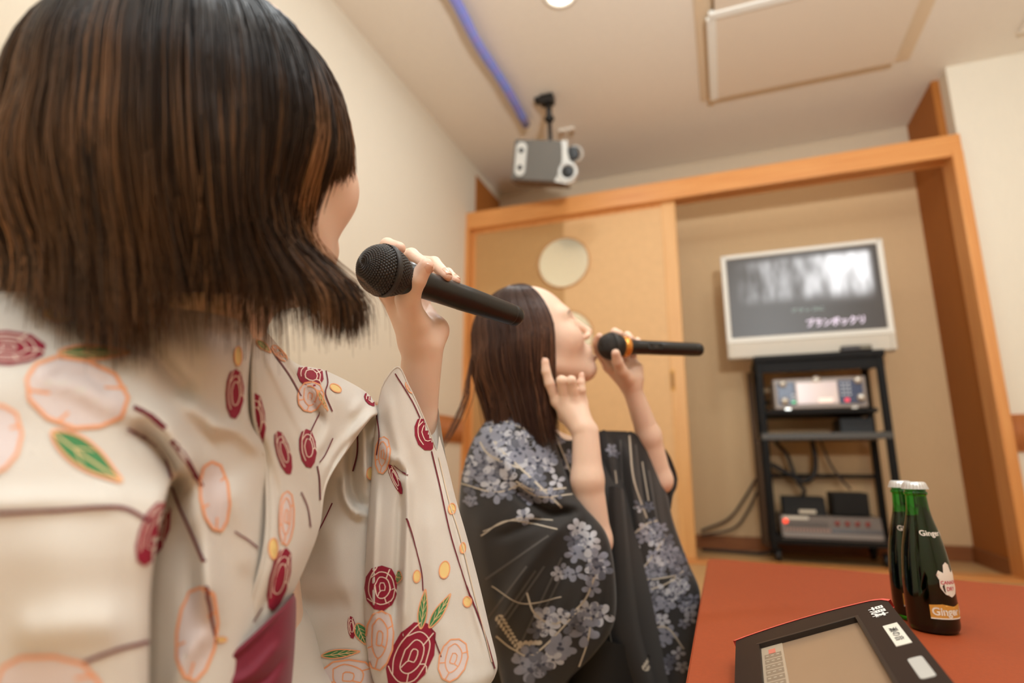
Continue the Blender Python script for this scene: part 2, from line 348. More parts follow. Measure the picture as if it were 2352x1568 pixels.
for x, z in ((KX0+.045, KZ1-.026), (KX0+.048, KZ0+.042), (KX1-.036, KZ1-.022), (KX1-.030, KZ0+.048)):
    b = MB(); b.lathe([(.019, 0), (.019, .008), (.015, .020), (.001, .021)], frame((x, KY-.004, z), (1, 0, 0), (0, 0, 1)), 24, cap=False); b.build('knob', km, kp)
b = MB(); b.lathe([(.02, 0), (.019, .006), (.001, .008)], frame((KX0+.20, KY, KZ1-.012), (1, 0, 0), (0, 0, 1)), 24, cap=False); b.build('emblem', km, kp)
gl = mat('led_green', (60, 190, 120), .4, emit=.6); rl = mat('led_red', (220, 50, 70), .4, emit=.6); wl = mat('legend_white', (190, 196, 205), .5)
for i in range(3):
    b = MB(); b.box((KX0+.080, KY-.009, KZ0+.030+i*.017), (KX0+.096, KY-.005, KZ0+.040+i*.017)); b.build('indicator', gl if i == 0 else wl, kp)
b = MB(); b.box((KX1-.099, KY-.009, KZ0+.030), (KX1-.080, KY-.005, KZ0+.046)); b.build('indicator', rl, kp)
b = MB()
for i in range(4):
    for j in range(3): b.box((KX1-.112+j*.016, KY-.0085, KZ0+.060+i*.018), (KX1-.102+j*.016, KY-.005, KZ0+.069+i*.018))
b.build('buttons', wl, kp)
for x in (KX0+.06, KX1-.06): b = MB(); b.box((x-.014, KY-.002, KZ0-.003), (x+.014, KY+.02, KZ0+.006), .002); b.build('foot', km, kp)
# mixing amplifier with buttons
mx = empty('mixer_amplifier', (.43, 3.2, .118), 'low silver mixing amplifier with rows of buttons and a red lamp, bottom rack shelf', 'amplifier')
MX0, MX1, MY = .222, .650, 3.165
MM = frame((MX0, MY, .122), (1, 0, 0), (0, .42, .91))   # sloping front panel, local y up
b = MB(); b.prism([(0, 0), (.30, 0), (.30, .105), (.045, .105)], 0, MX1-MX0, frame((MX0, MY, .120), (0, 1, 0), (0, 0, 1), (1, 0, 0)))
b.build('chassis', mat('mixer_grey', (92, 78, 68), .45, metal=.2), mx)
b = MB(); b.box((.008, .006, 0), (.42, .030, .004), 0, MM); b.build('fader_strip', mat('mixer_strip', (112, 98, 88), .4), mx)
b = MB(); b.box((.215, .034, 0), (.425, .052, .004), 0, MM); b.build('display_strip', mat('mixer_dark', (46, 30, 24), .3), mx)
b = MB()
for i in range(9): b.box((.022+i*.021, .058, 0), (.034+i*.021, .082, .006), .001, MM)
b.build('buttons', mat('mixer_btn', (70, 58, 50), .5), mx)
for i in range(4):
    b = MB(); b.lathe([(.010, 0), (.009, .012), (.001, .013)], MM @ Matrix.Translation((.245+i*.042, .078, 0)), 18, cap=False); b.build('knob', mat('mixer_knob_red', (140, 40, 32), .45), mx)
b = MB(); b.lathe([(.012, 0), (.011, .006), (.001, .009)], MM @ Matrix.Translation((.022, .083, 0)), 18, cap=False); b.build('power_lamp', mat('power_red', (245, 66, 40), .4, emit=1.2), mx)
b = MB(); b.box((.012, .094, 0), (.125, .108, .003), 0, MM); b.build('label_strip', mat('label_pale', (205, 196, 180), .5), mx)
b = MB()
for i in range(14): b.box((.014+i*.0145, .036, 0), (.023+i*.0145, .050, .004), 0, MM)
b.build('keys', mat('mixer_keys', (150, 112, 96), .5), mx)
# two dark boxes standing on the mixer
b = MB(); b.prism([(0, 0), (.17, 0), (.17, .085), (.05, .085)], 0, .19, frame((.243, 3.225, .226), (0, 1, 0), (0, 0, 1), (1, 0, 0)))
r1 = empty('receiver', (.338, 3.3, .226), 'low black receiver box with a pale label, left on the mixing amplifier', 'receiver')
b.build('casing', mat('box_charcoal', (22, 20, 18), .6, spec=.25), r1)
b = MB(); b.box((.31, 3.222, .235), (.385, 3.2245, .252)); b.build('label_plate', mat('label_pale', (205, 196, 180), .5), r1)
r2 = empty('receiver', (.53, 3.3, .226), 'taller plain black box, right on the mixing amplifier', 'receiver')
b = MB(); b.box((.462, 3.235, .227), (.618, 3.40, .335), .004); b.build('casing', mat('box_charcoal', (22, 20, 18), .6, spec=.25), r2)
b = MB(); b.box((.47, 3.232, .235), (.61, 3.236, .327), .002); b.build('front_plate', mat('box_black', (18, 16, 14), .55, spec=.25), r2)
# cables
cab = mat('cable_brown', (60, 44, 34), .5); cab2 = mat('cable_dark', (34, 26, 22), .5)
def cable(name, pts, r, m_, label, n=60):
    P = np.asarray(pts, float); b = MB(); b.tube(cr_curve(P, n), r, 8); return tag(b.build(name, m_), label, 'cable')
def cr_curve(P, n):
    P = np.asarray(P, float); k = len(P); Q = np.vstack([2*P[0]-P[1], P, 2*P[-1]-P[-2]])
    t = np.linspace(0, k-1-1e-9, n); i = t.astype(int); u = (t-i)[:, None]
    p0, p1, p2, p3 = Q[i], Q[i+1], Q[i+2], Q[i+3]
    return .5*((2*p1)+(-p0+p2)*u+(2*p0-5*p1+4*p2-p3)*u*u+(-p0+3*p1-3*p2+p3)*u**3)
cable('cable', [(-.17, 3.55, .10), (-.02, 3.56, .17), (.07, 3.56, .28), (.14, 3.55, .39)], .007, cab, 'upper of two thin brown cables sagging along the alcove wall left of the rack')
cable('cable', [(-.17, 3.53, .075), (.0, 3.54, .12), (.08, 3.54, .21), (.14, 3.53, .32)], .007, cab, 'lower of two thin brown cables sagging along the alcove wall left of the rack')
cable('cable', [(-.17, 3.46, .010), (0, 3.44, .010), (.12, 3.42, .010), (.2, 3.40, .03)], .009, cab2, 'dark cable lying on the alcove floor left of the rack')
cable('cable', [(.25, 3.47, .59), (.30, 3.45, .52), (.33, 3.43, .40), (.36, 3.40, .34), (.35, 3.38, .312)], .010, cab2, 'dark cable dropping from the middle shelf to the receiver with the pale label')
cable('cable', [(.43, 3.45, .59), (.435, 3.45, .50), (.42, 3.44, .42), (.37, 3.43, .385), (.30, 3.45, .42), (.22, 3.46, .47)], .013, cab2, 'thick dark cable looping below the middle shelf of the rack')
cable('cable', [(.47, 3.45, .59), (.50, 3.45, .48), (.54, 3.44, .40), (.58, 3.43, .345)], .006, cab, 'thin brown cable hanging from the middle shelf above the taller black box')
# remote on the rack top
rm = empty('remote_control', (.63, 3.185, 1.018), 'small dark remote control on the rack top in front of the television', 'remote control')
b = MB(); b.box((.565, 3.165, 1.0185), (.70, 3.20, 1.046), .006); b.build('case', mat('remote_black', (40, 30, 26), .4), rm)
b = MB(); b.box((.650, 3.162, 1.026), (.694, 3.166, 1.042), .001); b.build('panel', mat('remote_panel', (120, 112, 92), .4), rm)
# ================================================================ TELEVISION
tv = empty('television', (.43, 3.3, 1.018), 'white flat television switched on, standing on the black rack', 'television')
TX0, TX1, TZ0, TZ1, TY = .040, .818, 1.020, 1.602, 3.215
tvw = mat('tv_white', (226, 222, 212), .35)
b = MB(); b.box((TX0, TY, TZ0+.105), (TX0+.026, TY+.07, TZ1), .006); b.box((TX1-.028, TY, TZ0+.105), (TX1, TY+.07, TZ1), .006); b.box((TX0+.01, TY, TZ1-.024), (TX1-.01, TY+.07, TZ1), .006); b.box((TX0, TY-.004, TZ0+.082), (TX1, TY+.07, TZ0+.112), .006)
b.build('bezel', tvw, tv)
b = MB(); b.box((TX0, TY+.002, TZ0), (TX1, TY+.07, TZ0+.090), .008); b.box((TX0, TY-.004, TZ0), (TX0+.02, TY+.05, TZ0+.09), .006); b.box((TX1-.025, TY-.004, TZ0), (TX1, TY+.05, TZ0+.09), .006); b.build('speaker_bar', mat('tv_cream', (204, 194, 178), .5), tv)
b = MB(); b.box((TX0+.03, TY+.05, TZ0+.02), (TX1-.03, TY+.13, TZ1-.03), .02); b.build('back_shell', tvw, tv)
scm = bpy.data.materials.new('tv_screen'); scm.use_nodes = True; nt = scm.node_tree; bs = nt.nodes['Principled BSDF']
bs.inputs['Base Color'].default_value = (.012, .011, .010, 1); bs.inputs['Roughness'].default_value = .3
def N(t, **k):
    n = nt.nodes.new(t)
    for a, v in k.items(): setattr(n, a, v)
    return n
tc = N('ShaderNodeTexCoord'); sp = N('ShaderNodeSeparateXYZ'); nt.links.new(tc.outputs['Generated'], sp.inputs[0])
def math_(op, a, b_=None, c=None):
    n = N('ShaderNodeMath', operation=op)
    for i, v in enumerate((a, b_, c)):
        if v is None: continue
        if isinstance(v, (int, float)): n.inputs[i].default_value = v
        else: nt.links.new(v, n.inputs[i])
    return n.outputs[0]
def smooth(v, a, b_):
    n = N('ShaderNodeMapRange', interpolation_type='SMOOTHSTEP'); nt.links.new(v, n.inputs[0]); n.inputs[1].default_value = a; n.inputs[2].default_value = b_; return n.outputs[0]
X_, Z_ = sp.outputs[0], sp.outputs[2]
mpn = N('ShaderNodeMapping'); mpn.inputs['Scale'].default_value = (9, 1, 1.6); nt.links.new(tc.outputs['Generated'], mpn.inputs[0])
ns = N('ShaderNodeTexNoise'); ns.inputs['Scale'].default_value = 1.3; ns.inputs['Detail'].default_value = 4; nt.links.new(mpn.outputs[0], ns.inputs[0])
trees = math_('MULTIPLY', smooth(ns.outputs[0], .30, .70), math_('MULTIPLY', smooth(Z_, .36, .52), smooth(X_, .04, .16)))
sky = math_('MULTIPLY', smooth(X_, .42, .82), smooth(Z_, .30, .68))
edge = math_('MULTIPLY', smooth(X_, .97, .91), smooth(Z_, .97, .88))
val = math_('MULTIPLY', math_('ADD', math_('MULTIPLY', trees, math_('ADD', math_('MULTIPLY', X_, .35), .16)), math_('MULTIPLY', sky, .36)), edge)
cr = N('ShaderNodeCombineColor'); 
for i, k in enumerate((1, .99, 1.0)): nt.links.new(math_('ADD', math_('MULTIPLY', val, k), (.035, .026, .021)[i]), cr.inputs[i])
nt.links.new(cr.outputs[0], bs.inputs['Emission Color']); bs.inputs['Emission Strength'].default_value = 1.0
b = MB(); b.box((TX0+.022, TY+.012, TZ0+.108), (TX1-.024, TY+.03, TZ1-.020)); scr = b.build('screen', scm, tv)
lyr = mat('lyric_white', (206, 192, 210), .5, emit=.62); lyr2 = mat('lyric_green', (150, 172, 164), .5, emit=.35)
def put_text(txt, size, M, name, m_, parent, ext=.0006, bold=0, space=1., fit=None):
    V, F = text_mesh(txt, size, ext, bold, 'CENTER', space)
    if fit: 
        w = V[:, 0].max()-V[:, 0].min(); h = V[:, 1].max()-V[:, 1].min(); V[:, 0] -= (V[:, 0].max()+V[:, 0].min())/2; V[:, 1] -= (V[:, 1].max()+V[:, 1].min())/2
        V[:, 0] *= fit[0]/w; V[:, 1] *= fit[1]/h
    V = [tuple(M @ Vector(v)) for v in V]
    me = bpy.data.meshes.new(name); me.from_pydata(V, [], F); me.update()
    return link_mesh(name, me, m_, parent)
put_text('ブランボックリ', .05, frame((.565, TY+.0115, 1.188), (1, 0, .0), (0, 0, 1)), 'lyrics', lyr, scr, bold=.0012, fit=(.262, .046))
put_text('ブランコに', .02, frame((.445, TY+.0115, 1.262), (1, 0, 0), (0, 0, 1)), 'subtitle', lyr2, scr, fit=(.155, .020))
# ================================================================ TABLE
ZT = .247
tb = empty('low_table', (.5, 1.0, 0), 'low table with a rust red top, bottles and tablet on it', 'table')
redm = mat('table_laminate', (158, 66, 24), .55, noise=.10, scale=220, bump=.05, bscale=500)
poly = [(-.063, 1.527), (1.35, 1.22), (1.35, .02), (-.055, .16)]
def rounded(poly, r, n=8):
    out = []; k = len(poly)
    for i in range(k):
        p0, p1, p2 = (np.array(poly[(i+d) % k], float) for d in (-1, 0, 1))
        a = (p0-p1)/np.linalg.norm(p0-p1); c = (p2-p1)/np.linalg.norm(p2-p1)
        A, C = p1+a*r, p1+c*r
        for t in np.linspace(0, 1, n): out.append(tuple((1-t)**2*A+2*t*(1-t)*p1+t*t*C))
    return out
rp = rounded(poly, .03); cxy = np.mean(rp, 0)
def scaled(pl, d): return [tuple(np.array(p)-(np.array(p)-cxy)/np.linalg.norm(np.array(p)-cxy)*d) for p in pl]
b = MB(); n = len(rp); rings = [(scaled(rp, .004), ZT), (scaled(rp, .001), ZT-.0015), (rp, ZT-.005), (rp, ZT-.032), (scaled(rp, .006), ZT-.036)]
V = [(x, y, z) for pl, z in rings for x, y in pl]; F = [(i*n+j, i*n+(j+1) % n, (i+1)*n+(j+1) % n, (i+1)*n+j) for i in range(len(rings)-1) for j in range(n)] + [tuple(range(n)), tuple(range((len(rings)-1)*n, len(rings)*n))[::-1]]
b.raw(V, F, False); b.build('tabletop', redm, tb)
ap = scaled(rp, .07); b = MB(); b.prism(ap, ZT-.085, ZT-.036); b.build('apron', mat('table_wood', (92, 46, 26), .5), tb)
for x, y in ((.06, 1.36), (1.24, 1.12), (1.24, .16), (.06, .28)):
    b = MB(); b.box((x-.03, y-.03, 0), (x+.03, y+.03, ZT-.08), .004); b.build('leg', mat('table_wood', (92, 46, 26), .5), tb)
# ================================================================ BOTTLES
glass = mat('green_glass', (28, 150, 26), .04, trans=1, ior=1.5); liq = mat('green_liquid', (5, 26, 4), .08, spec=.6)
capm = mat('bottle_cap', (214, 214, 212), .3, metal=.4)
lw = mat('label_white', (228, 222, 206), .5); lo = mat('label_gold', (206, 150, 62), .5); lr = mat('label_red', (196, 64, 84), .5)
BP = [(.001, .004), (.024, .002), (.0275, .003), (.0298, .008), (.0302, .02), (.0300, .052), (.0290, .075), (.0268, .098), (.0235, .117), (.0196, .134), (.0160, .148), (.0140, .160), (.0131, .172), (.0129, .178), (.0143, .180), (.0143, .183), (.0130, .185), (.0130, .190)]
_bz = np.array([p[1] for p in BP[2:]]); _br = np.array([p[0] for p in BP[2:]])
def brad(z): return np.interp(z, _bz, _br)
def lathe_smooth(pr, n=60):
    P = np.array([(r, 0, z) for r, z in pr]); Q = cr_curve(P, n); return [(max(q[0], .0005), q[2]) for q in Q]
def wrap(V, F, M, ang0, z0, off=.0004, inward=False):
    """wrap flat lettering (x along the girth, y up) round the bottle"""
    out = []
    for x, y, z in V:
        zz = z0+y; r = brad(zz)+off+z; a = ang0 + x/brad(zz); out.append(tuple(M @ Vector((r*math.cos(a), r*math.sin(a), zz))))
    return out, F
def dense(poly, step=.002):
    b = bmesh.new(); vs = [b.verts.new((x, y, 0)) for x, y in poly]; b.faces.new(vs)
    xs = [p[0] for p in poly]; ys = [p[1] for p in poly]
    for i in np.arange(min(xs)+step, max(xs), step): bmesh.ops.bisect_plane(b, geom=b.verts[:]+b.edges[:]+b.faces[:], plane_co=(i, 0, 0), plane_no=(1, 0, 0))
    for i in np.arange(min(ys)+step, max(ys), step): bmesh.ops.bisect_plane(b, geom=b.verts[:]+b.edges[:]+b.faces[:], plane_co=(0, i, 0), plane_no=(0, 1, 0))
    bmesh.ops.triangulate(b, faces=[f for f in b.faces if len(f.verts) > 4])
    b.verts.index_update(); V = [tuple(v.co) for v in b.verts]; F = [tuple(v.index for v in f.verts) for f in b.faces]; b.free(); return V, F
def bottle(x, y, z, ang, label):
    t = empty('bottle', (x, y, z), label, 'bottle', 'green glass bottles on the table')
    M = Matrix.Translation((x, y, z))
    b = MB(); b.lathe(lathe_smooth(BP, 70), M, 48); b.build('glass', glass, t)
    lp = [(.0005, .0062)] + [(brad(zz)-.0022, zz) for zz in np.linspace(.007, .150, 40)] + [(.0005, .150)]
    b = MB(); b.lathe(lp, M, 40, cap=False); b.build('drink', liq, t)
    b = MB(); nn = 84
    prof = [(.0005, .1975, 0), (.0120, .1972, 0), (.0140, .1955, 0), (.0150, .1915, .0004), (.0160, .1872, .0010)]
    V = [((r+w*math.cos(21*2*PI*j/nn))*math.cos(2*PI*j/nn), (r+w*math.cos(21*2*PI*j/nn))*math.sin(2*PI*j/nn), zz) for r, zz, w in prof for j in range(nn)]
    F = [(i*nn+j, i*nn+(j+1) % nn, (i+1)*nn+(j+1) % nn, (i+1)*nn+j) for i in range(4) for j in range(nn)] + [tuple(range(nn))]
    b.raw([M @ Vector(v) for v in V], F); b.build('cap', capm, t)
    lab = MB()
    lab.mi = 1; V, F = dense([(-.030, -.0085), (.030, -.0085), (.030, .007), (.015, .0085), (0, .0055), (-.015, .0085), (-.030, .007)]); lab.raw(*wrap(V, F, M, ang, .031))
    lab.mi = 0; V, F = dense([(-.030, -.0102), (.030, -.0102), (.030, -.0085), (-.030, -.0085)]); lab.raw(*wrap(V, F, M, ang, .031))
    V, F = text_mesh('Ginger Ale', .0135, 0, .0004, 'CENTER'); V[:, 0] *= .056/(V[:, 0].max()-V[:, 0].min()); lab.raw(*wrap(V, F, M, ang, .030, .0007))
    lab.build('gold_label', [lw, lo], t); lab = MB(); lab.mi = 0
    sh = [(-.013, .016), (-.0165, .010), (-.014, .004), (-.0145, -.006), (-.009, -.014), (0, -.018), (.009, -.014), (.0145, -.006), (.014, .004), (.0165, .010), (.013, .016), (.007, .0125), (.005, .0225), (0, .026), (-.005, .0225), (-.007, .0125)]
    V, F = dense(sh); lab.raw(*wrap(V, F, M, ang, .066))
    lab.mi = 2
    V, F = text_mesh('CANADA', .0062, 0, .0001, 'CENTER'); lab.raw(*wrap(V, F, M, ang, .0665, .0008))
    V, F = text_mesh('DRY', .0068, 0, .0001, 'CENTER'); lab.raw(*wrap(V, F, M, ang, .0585, .0008))
    lab.mi = 3; V, F = dense([(-.0115, -.004), (-.0085, -.001), (-.0085, -.012), (-.0105, -.010)]); lab.raw(*wrap(V, F, M, ang, .066, .0007))
    lab.build('shield_emblem', [lw, lo, lr, mat('label_dark', (60, 50, 36), .5)], t); lab = MB()
    lab.mi = 0; V, F = text_mesh('Ginger Ale', .0098, 0, .0002, 'CENTER'); lab.raw(*wrap(V, F, M, ang, .1285, .0007))
    lab.build('neck_lettering', [lw], t)
bottle(.2485, .992, ZT, math.radians(-51), 'green glass bottle with a gold label, the front one beside the tablet')
bottle(.2455, 1.0515, ZT, math.radians(-76), 'green glass bottle half hidden behind the front bottle')
# ================================================================ TABLET (song remote), leaning on its stand, top to the right
TS = .93; A0, A1, A2 = (CO+TS*np.array(q_) for q_ in ((-.00659, .79883, -.20916), (.15524, .79022, -.14656), (.15052, .56598, -.16185)))
ex = A1-A0; ex /= np.linalg.norm(ex); ey = A2-A1; ey -= ex*(ex@ey); ey /= np.linalg.norm(ey); en = -np.cross(ex, ey); en = en if en[2] > 0 else -en
# local: x = ex (device up), y = -ey (device left), z normal ; origin A0 ; device depth runs to -y
MT = frame(A0, ex, -ey, en) @ Matrix.Scale(TS, 4)
tab = empty('karaoke_tablet', tuple(A0), 'dark brown song tablet with a wide screen, propped up on the red table', 'tablet')
WX, WY = .174, .272
def arc_edge(n=14):     # bowed upper edge (y up to about +.0 at ends)
    return [(x, .020*math.sin(PI*x/WX)**.8*.55 + .0) for x in np.linspace(0, WX-.016, n)]
outl = arc_edge() + [(WX-.006, -.002), (WX, -.012)] + [(WX, -WY+.012), (WX-.01, -WY), (0.01, -WY), (0, -WY+.01)]
shell = mat('tablet_brown', (40, 26, 19), .5, noise=.06, scale=300, spec=.25); pink = mat('tablet_pink_trim', (226, 96, 84), .4)
sx0, sx1, sy0, sy1 = .028, .136, -.030, -.240
def ringmesh(b, outer, inner, z0, z1, zi):
    pass
b = MB()      # bezel: frame of four prisms around the sunken screen, each cut from the outline
up = [p for p in outl if p[1] > sy0-1e-6]
left_top = arc_edge()
b.prism(left_top + [(WX-.006, -.002), (WX, -.012), (WX, sy0), (0, sy0)], -.008, .0, MT)
b.prism([(0, sy0), (sx0, sy0), (sx0, sy1), (0, sy1)], -.008, 0, MT)
b.prism([(sx1, sy0), (WX, sy0), (WX, sy1), (sx1, sy1)], -.008, 0, MT)
b.prism([(0, sy1), (WX, sy1), (WX, -WY+.012), (WX-.01, -WY), (.01, -WY), (0, -WY+.01)], -.008, 0, MT)
b.prism([(x*.94+.004, y*.97-.004) for x, y in outl], -.0102, -.0075, MT)
b.build('housing', shell, tab)
def offs(p, d):
    c = np.array([WX/2, -WY/2]); v = np.array(p)-c; return tuple(np.array(p)+np.sign(v)*d)
b = MB(); b.raw([MT @ Vector((*offs(p, d), z)) for z, d in ((-.008, .0), (-.008, .0035), (.0004, .0035), (.0006, .0004)) for p in outl[:16]], [(i*16+j, i*16+j+1, (i+1)*16+j+1, (i+1)*16+j) for i in range(3) for j in range(15)], False); b.build('edge_trim', pink, tab)
b = MB(); b.box((sx0, sy1, -.0078), (sx1, sy0, -.0055), 0, MT); sc2 = b.build('screen', mat('tablet_screen', (150, 124, 100), .28, noise=.05, scale=12, spec=.6), tab)
b = MB(); b.box((sx0+.0, sy1, -.0056), (sx0+.024, sy0-.001, -.0050), 0, MT); kpad = b.build('key_column', mat('tablet_keys', (176, 158, 136), .4), sc2)
b = MB(); b.box((sx0+.008, sy0-.024, -.0051), (sx0+.0155, sy0-.012, -.0046), 0, MT); b.build('red_key', mat('key_red', (208, 120, 100), .5), kpad)
b = MB()
for i in range(13): b.box((sx0+.003, sy0-.036-i*.0145, -.0051), (sx0+.0215, sy0-.0245-i*.0145, -.0048), 0, MT)
b.build('grey_keys', mat('key_grey', (138, 120, 100), .5), kpad)
b = MB()
for i in range(10):
    for j in range(3): b.box((sx0+.0045+j*.0058, sy0-.031-i*.0145, -.0049), (sx0+.0075+j*.0058, sy0-.0295-i*.0145, -.0045), 0, MT)
b.build('key_marks', mat('key_pale', (196, 182, 160), .5), kpad)
b = MB(); b.box((sx1-.001, sy1, -.006), (sx1+.003, sy0, .0003), .0003, MT); b.box((sx0-.003, sy0-.001, -.006), (sx1+.003, sy0+.003, .0003), .0003, MT); b.build('inner_lip', mat('tablet_dark', (30, 20, 15), .4), tab)
# device text: reading direction -y (toward the camera), up +x
def tabM(x, y, z=.0004): return MT @ frame((x, y, z), (0, -1, 0), (1, 0, 0))
paper = mat('sticker_paper', (226, 220, 206), .6); ink = mat('sticker_ink', (60, 56, 54), .6)
def tloc(px, py):       # where a sight line meets the tablet face, device coordinates
    d = pz([[px, py, 1.]])[0]-CO; k = ((A0-CO)@en)/(d@en); P = CO+d*k-A0; return P@ex/TS, -(P@ey)/TS
q = [tloc(*p) for p in ((2026, 1440), (2058, 1429), (2097, 1474), (2062, 1485))]
cx = sum(p[0] for p in q)/4; cy = sum(p[1] for p in q)/4; w = abs((q[0][1]+q[1][1])/2-(q[2][1]+q[3][1])/2); h = abs((q[0][0]+q[3][0])/2-(q[1][0]+q[2][0])/2)
b = MB(); b.box((cx-h/2, cy-w/2, 0), (cx+h/2, cy+w/2, .0004), 0, MT); stk = b.build('sticker', paper, tab)
put_text('瀬の音', .01, tabM(cx, cy, .0006), 'sticker_text', ink, stk, ext=.0001, fit=(w*.62, h*.55))
q = [tloc(*p) for p in ((2003, 1392), (2022, 1392), (2030, 1417), (2015, 1419))]; cx = sum(p[0] for p in q)/4; cy = sum(p[1] for p in q)/4
put_text('早見本', .01, tabM(cx, cy, .0005), 'emblem_text', mat('emblem_white', (236, 234, 230), .5), tab, ext=.0001, bold=.0003, fit=(.034, .016))
q = [tloc(*p) for p in ((2093, 1517), (2110, 1512), (2140, 1548), (2125, 1555))]; cx = sum(p[0] for p in q)/4; cy = sum(p[1] for p in q)/4
b = MB(); b.prism(rounded([(cx-.006, cy-.021), (cx+.006, cy-.021), (cx+.006, cy+.021), (cx-.006, cy+.021)], .003, 4), 0, .0005, MT); sl = b.build('silver_badge', mat('badge_silver', (190, 188, 182), .4), tab)
b = MB(); b.box((WX-.05, -WY+.05, -.066), (WX-.035, -.05, -.008), .003, MT); st = b.build('stand', mat('tablet_dark', (30, 20, 15), .4), tab)
# ================================================================ ORGANIC TOOLS
def smin(a, b, k):
    if k <= 0: return np.minimum(a, b)
    h = np.maximum(k-np.abs(a-b), 0)/k
    return np.minimum(a, b)-h*h*k*.25
def d_cap(P, a, b, ra, rb):
    a = np.asarray(a, float); b = np.asarray(b, float); ab = b-a; L2 = ab@ab+1e-12
    t = np.clip(((P-a)@ab)/L2, 0, 1); d = P-a-t[:, None]*ab
    return np.sqrt((d*d).sum(1))-(ra+(rb-ra)*t)
def d_ell(P, c, r, Rm=None):
    q = P-np.asarray(c, float)
    if Rm is not None: q = q@np.asarray(Rm).T
    r = np.asarray(r, float); k0 = np.sqrt(((q/r)**2).sum(1)); k1 = np.sqrt(((q/(r*r))**2).sum(1))+1e-9
    return k0*(k0-1)/k1
def chain(P, pts, rad, k=.003):
    d = None
    for i in range(len(pts)-1):
        e = d_cap(P, pts[i], pts[i+1], rad[i], rad[i+1]); d = e if d is None else smin(d, e, k)
    return d
def sdf_mesh(fn, lo, hi, h, B=8):
    lo = np.asarray(lo, float); hi = np.asarray(hi, float)
    nb = np.ceil((hi-lo)/h/B).astype(int); n = nb*B+1
    bc = np.stack(np.meshgrid(*[np.arange(m) for m in nb], indexing='ij'), -1).reshape(-1, 3)
    d = fn(lo+(bc+.5)*B*h); act = np.abs(d) < B*h*1.25
    D = np.full(tuple(n), 1., np.float32)
    for q, s in zip(bc[~act], d[~act]):
        if s < 0: D[q[0]*B:q[0]*B+B+1, q[1]*B:q[1]*B+B+1, q[2]*B:q[2]*B+B+1] = -1
    o = np.stack(np.meshgrid(*[np.arange(B+1)]*3, indexing='ij'), -1).reshape(-1, 3)
    A = bc[act]
    for i in range(0, len(A), 64):
        g = (A[i:i+64, None]*B+o[None]).reshape(-1, 3); D[g[:, 0], g[:, 1], g[:, 2]] = fn(lo+g*h)
    S = D < 0
    c = np.zeros(tuple(n-1), np.int8); sl = lambda i, m: slice(i, m-1+i)
    for i in (0, 1):
        for j in (0, 1):
            for k in (0, 1): c += S[sl(i, n[0]), sl(j, n[1]), sl(k, n[2])]
    cell = np.argwhere((c > 0) & (c < 8)); idx = np.full(tuple(n-1), -1, np.int32); idx[tuple(cell.T)] = np.arange(len(cell))
    acc = np.zeros((len(cell), 3)); cnt = np.zeros(len(cell))
    for ax in range(3):
        for u in (0, 1):
            for v in (0, 1):
                o0 = np.zeros(3, int); oth = [a for a in range(3) if a != ax]; o0[oth[0]] = u; o0[oth[1]] = v
                o1 = o0.copy(); o1[ax] = 1
                a = D[tuple((cell+o0).T)]; b = D[tuple((cell+o1).T)]; m_ = (a < 0) != (b < 0)
                t = np.where(m_, a/(a-b+1e-12), 0); p = np.tile(o0.astype(float), (len(cell), 1)); p[:, ax] += t
                acc += p*m_[:, None]; cnt += m_
    V = lo+(cell+acc/cnt[:, None])*h; Fs = []
    for ax in range(3):
        o1, o2 = [a for a in range(3) if a != ax]
        s0 = [slice(None)]*3; s1 = [slice(None)]*3; s0[ax] = slice(0, -1); s1[ax] = slice(1, None)
        e = np.argwhere(S[tuple(s0)] != S[tuple(s1)]); e = e[(e[:, o1] > 0) & (e[:, o2] > 0) & (e[:, o1] < n[o1]-1) & (e[:, o2] < n[o2]-1)]
        flip = S[tuple(e.T)]; q = []
        for u, v in ((-1, -1), (0, -1), (0, 0), (-1, 0)):
            w_ = e.copy(); w_[:, o1] += u; w_[:, o2] += v; q.append(idx[tuple(w_.T)])
        q = np.stack(q, 1); par = flip if ax != 1 else ~flip
        q[~par] = q[~par][:, ::-1]; Fs.append(q[(q >= 0).all(1)])
    F = np.concatenate(Fs)
    # light smoothing
    for it in range(2):
        s = np.zeros_like(V); k = np.zeros(len(V))
        for i in range(4):
            np.add.at(s, F[:, i], V[F[:, (i+1) % 4]]+V[F[:, (i-1) % 4]]); np.add.at(k, F[:, i], 2)
        V = V*.5+.5*s/np.maximum(k, 1)[:, None]
    return V, F
def join(parts):
    V = []; F = []; o = 0
    for v, f in parts: V.append(v); F.append(np.asarray(f)+o); o += len(v)
    return np.concatenate(V), np.concatenate(F)
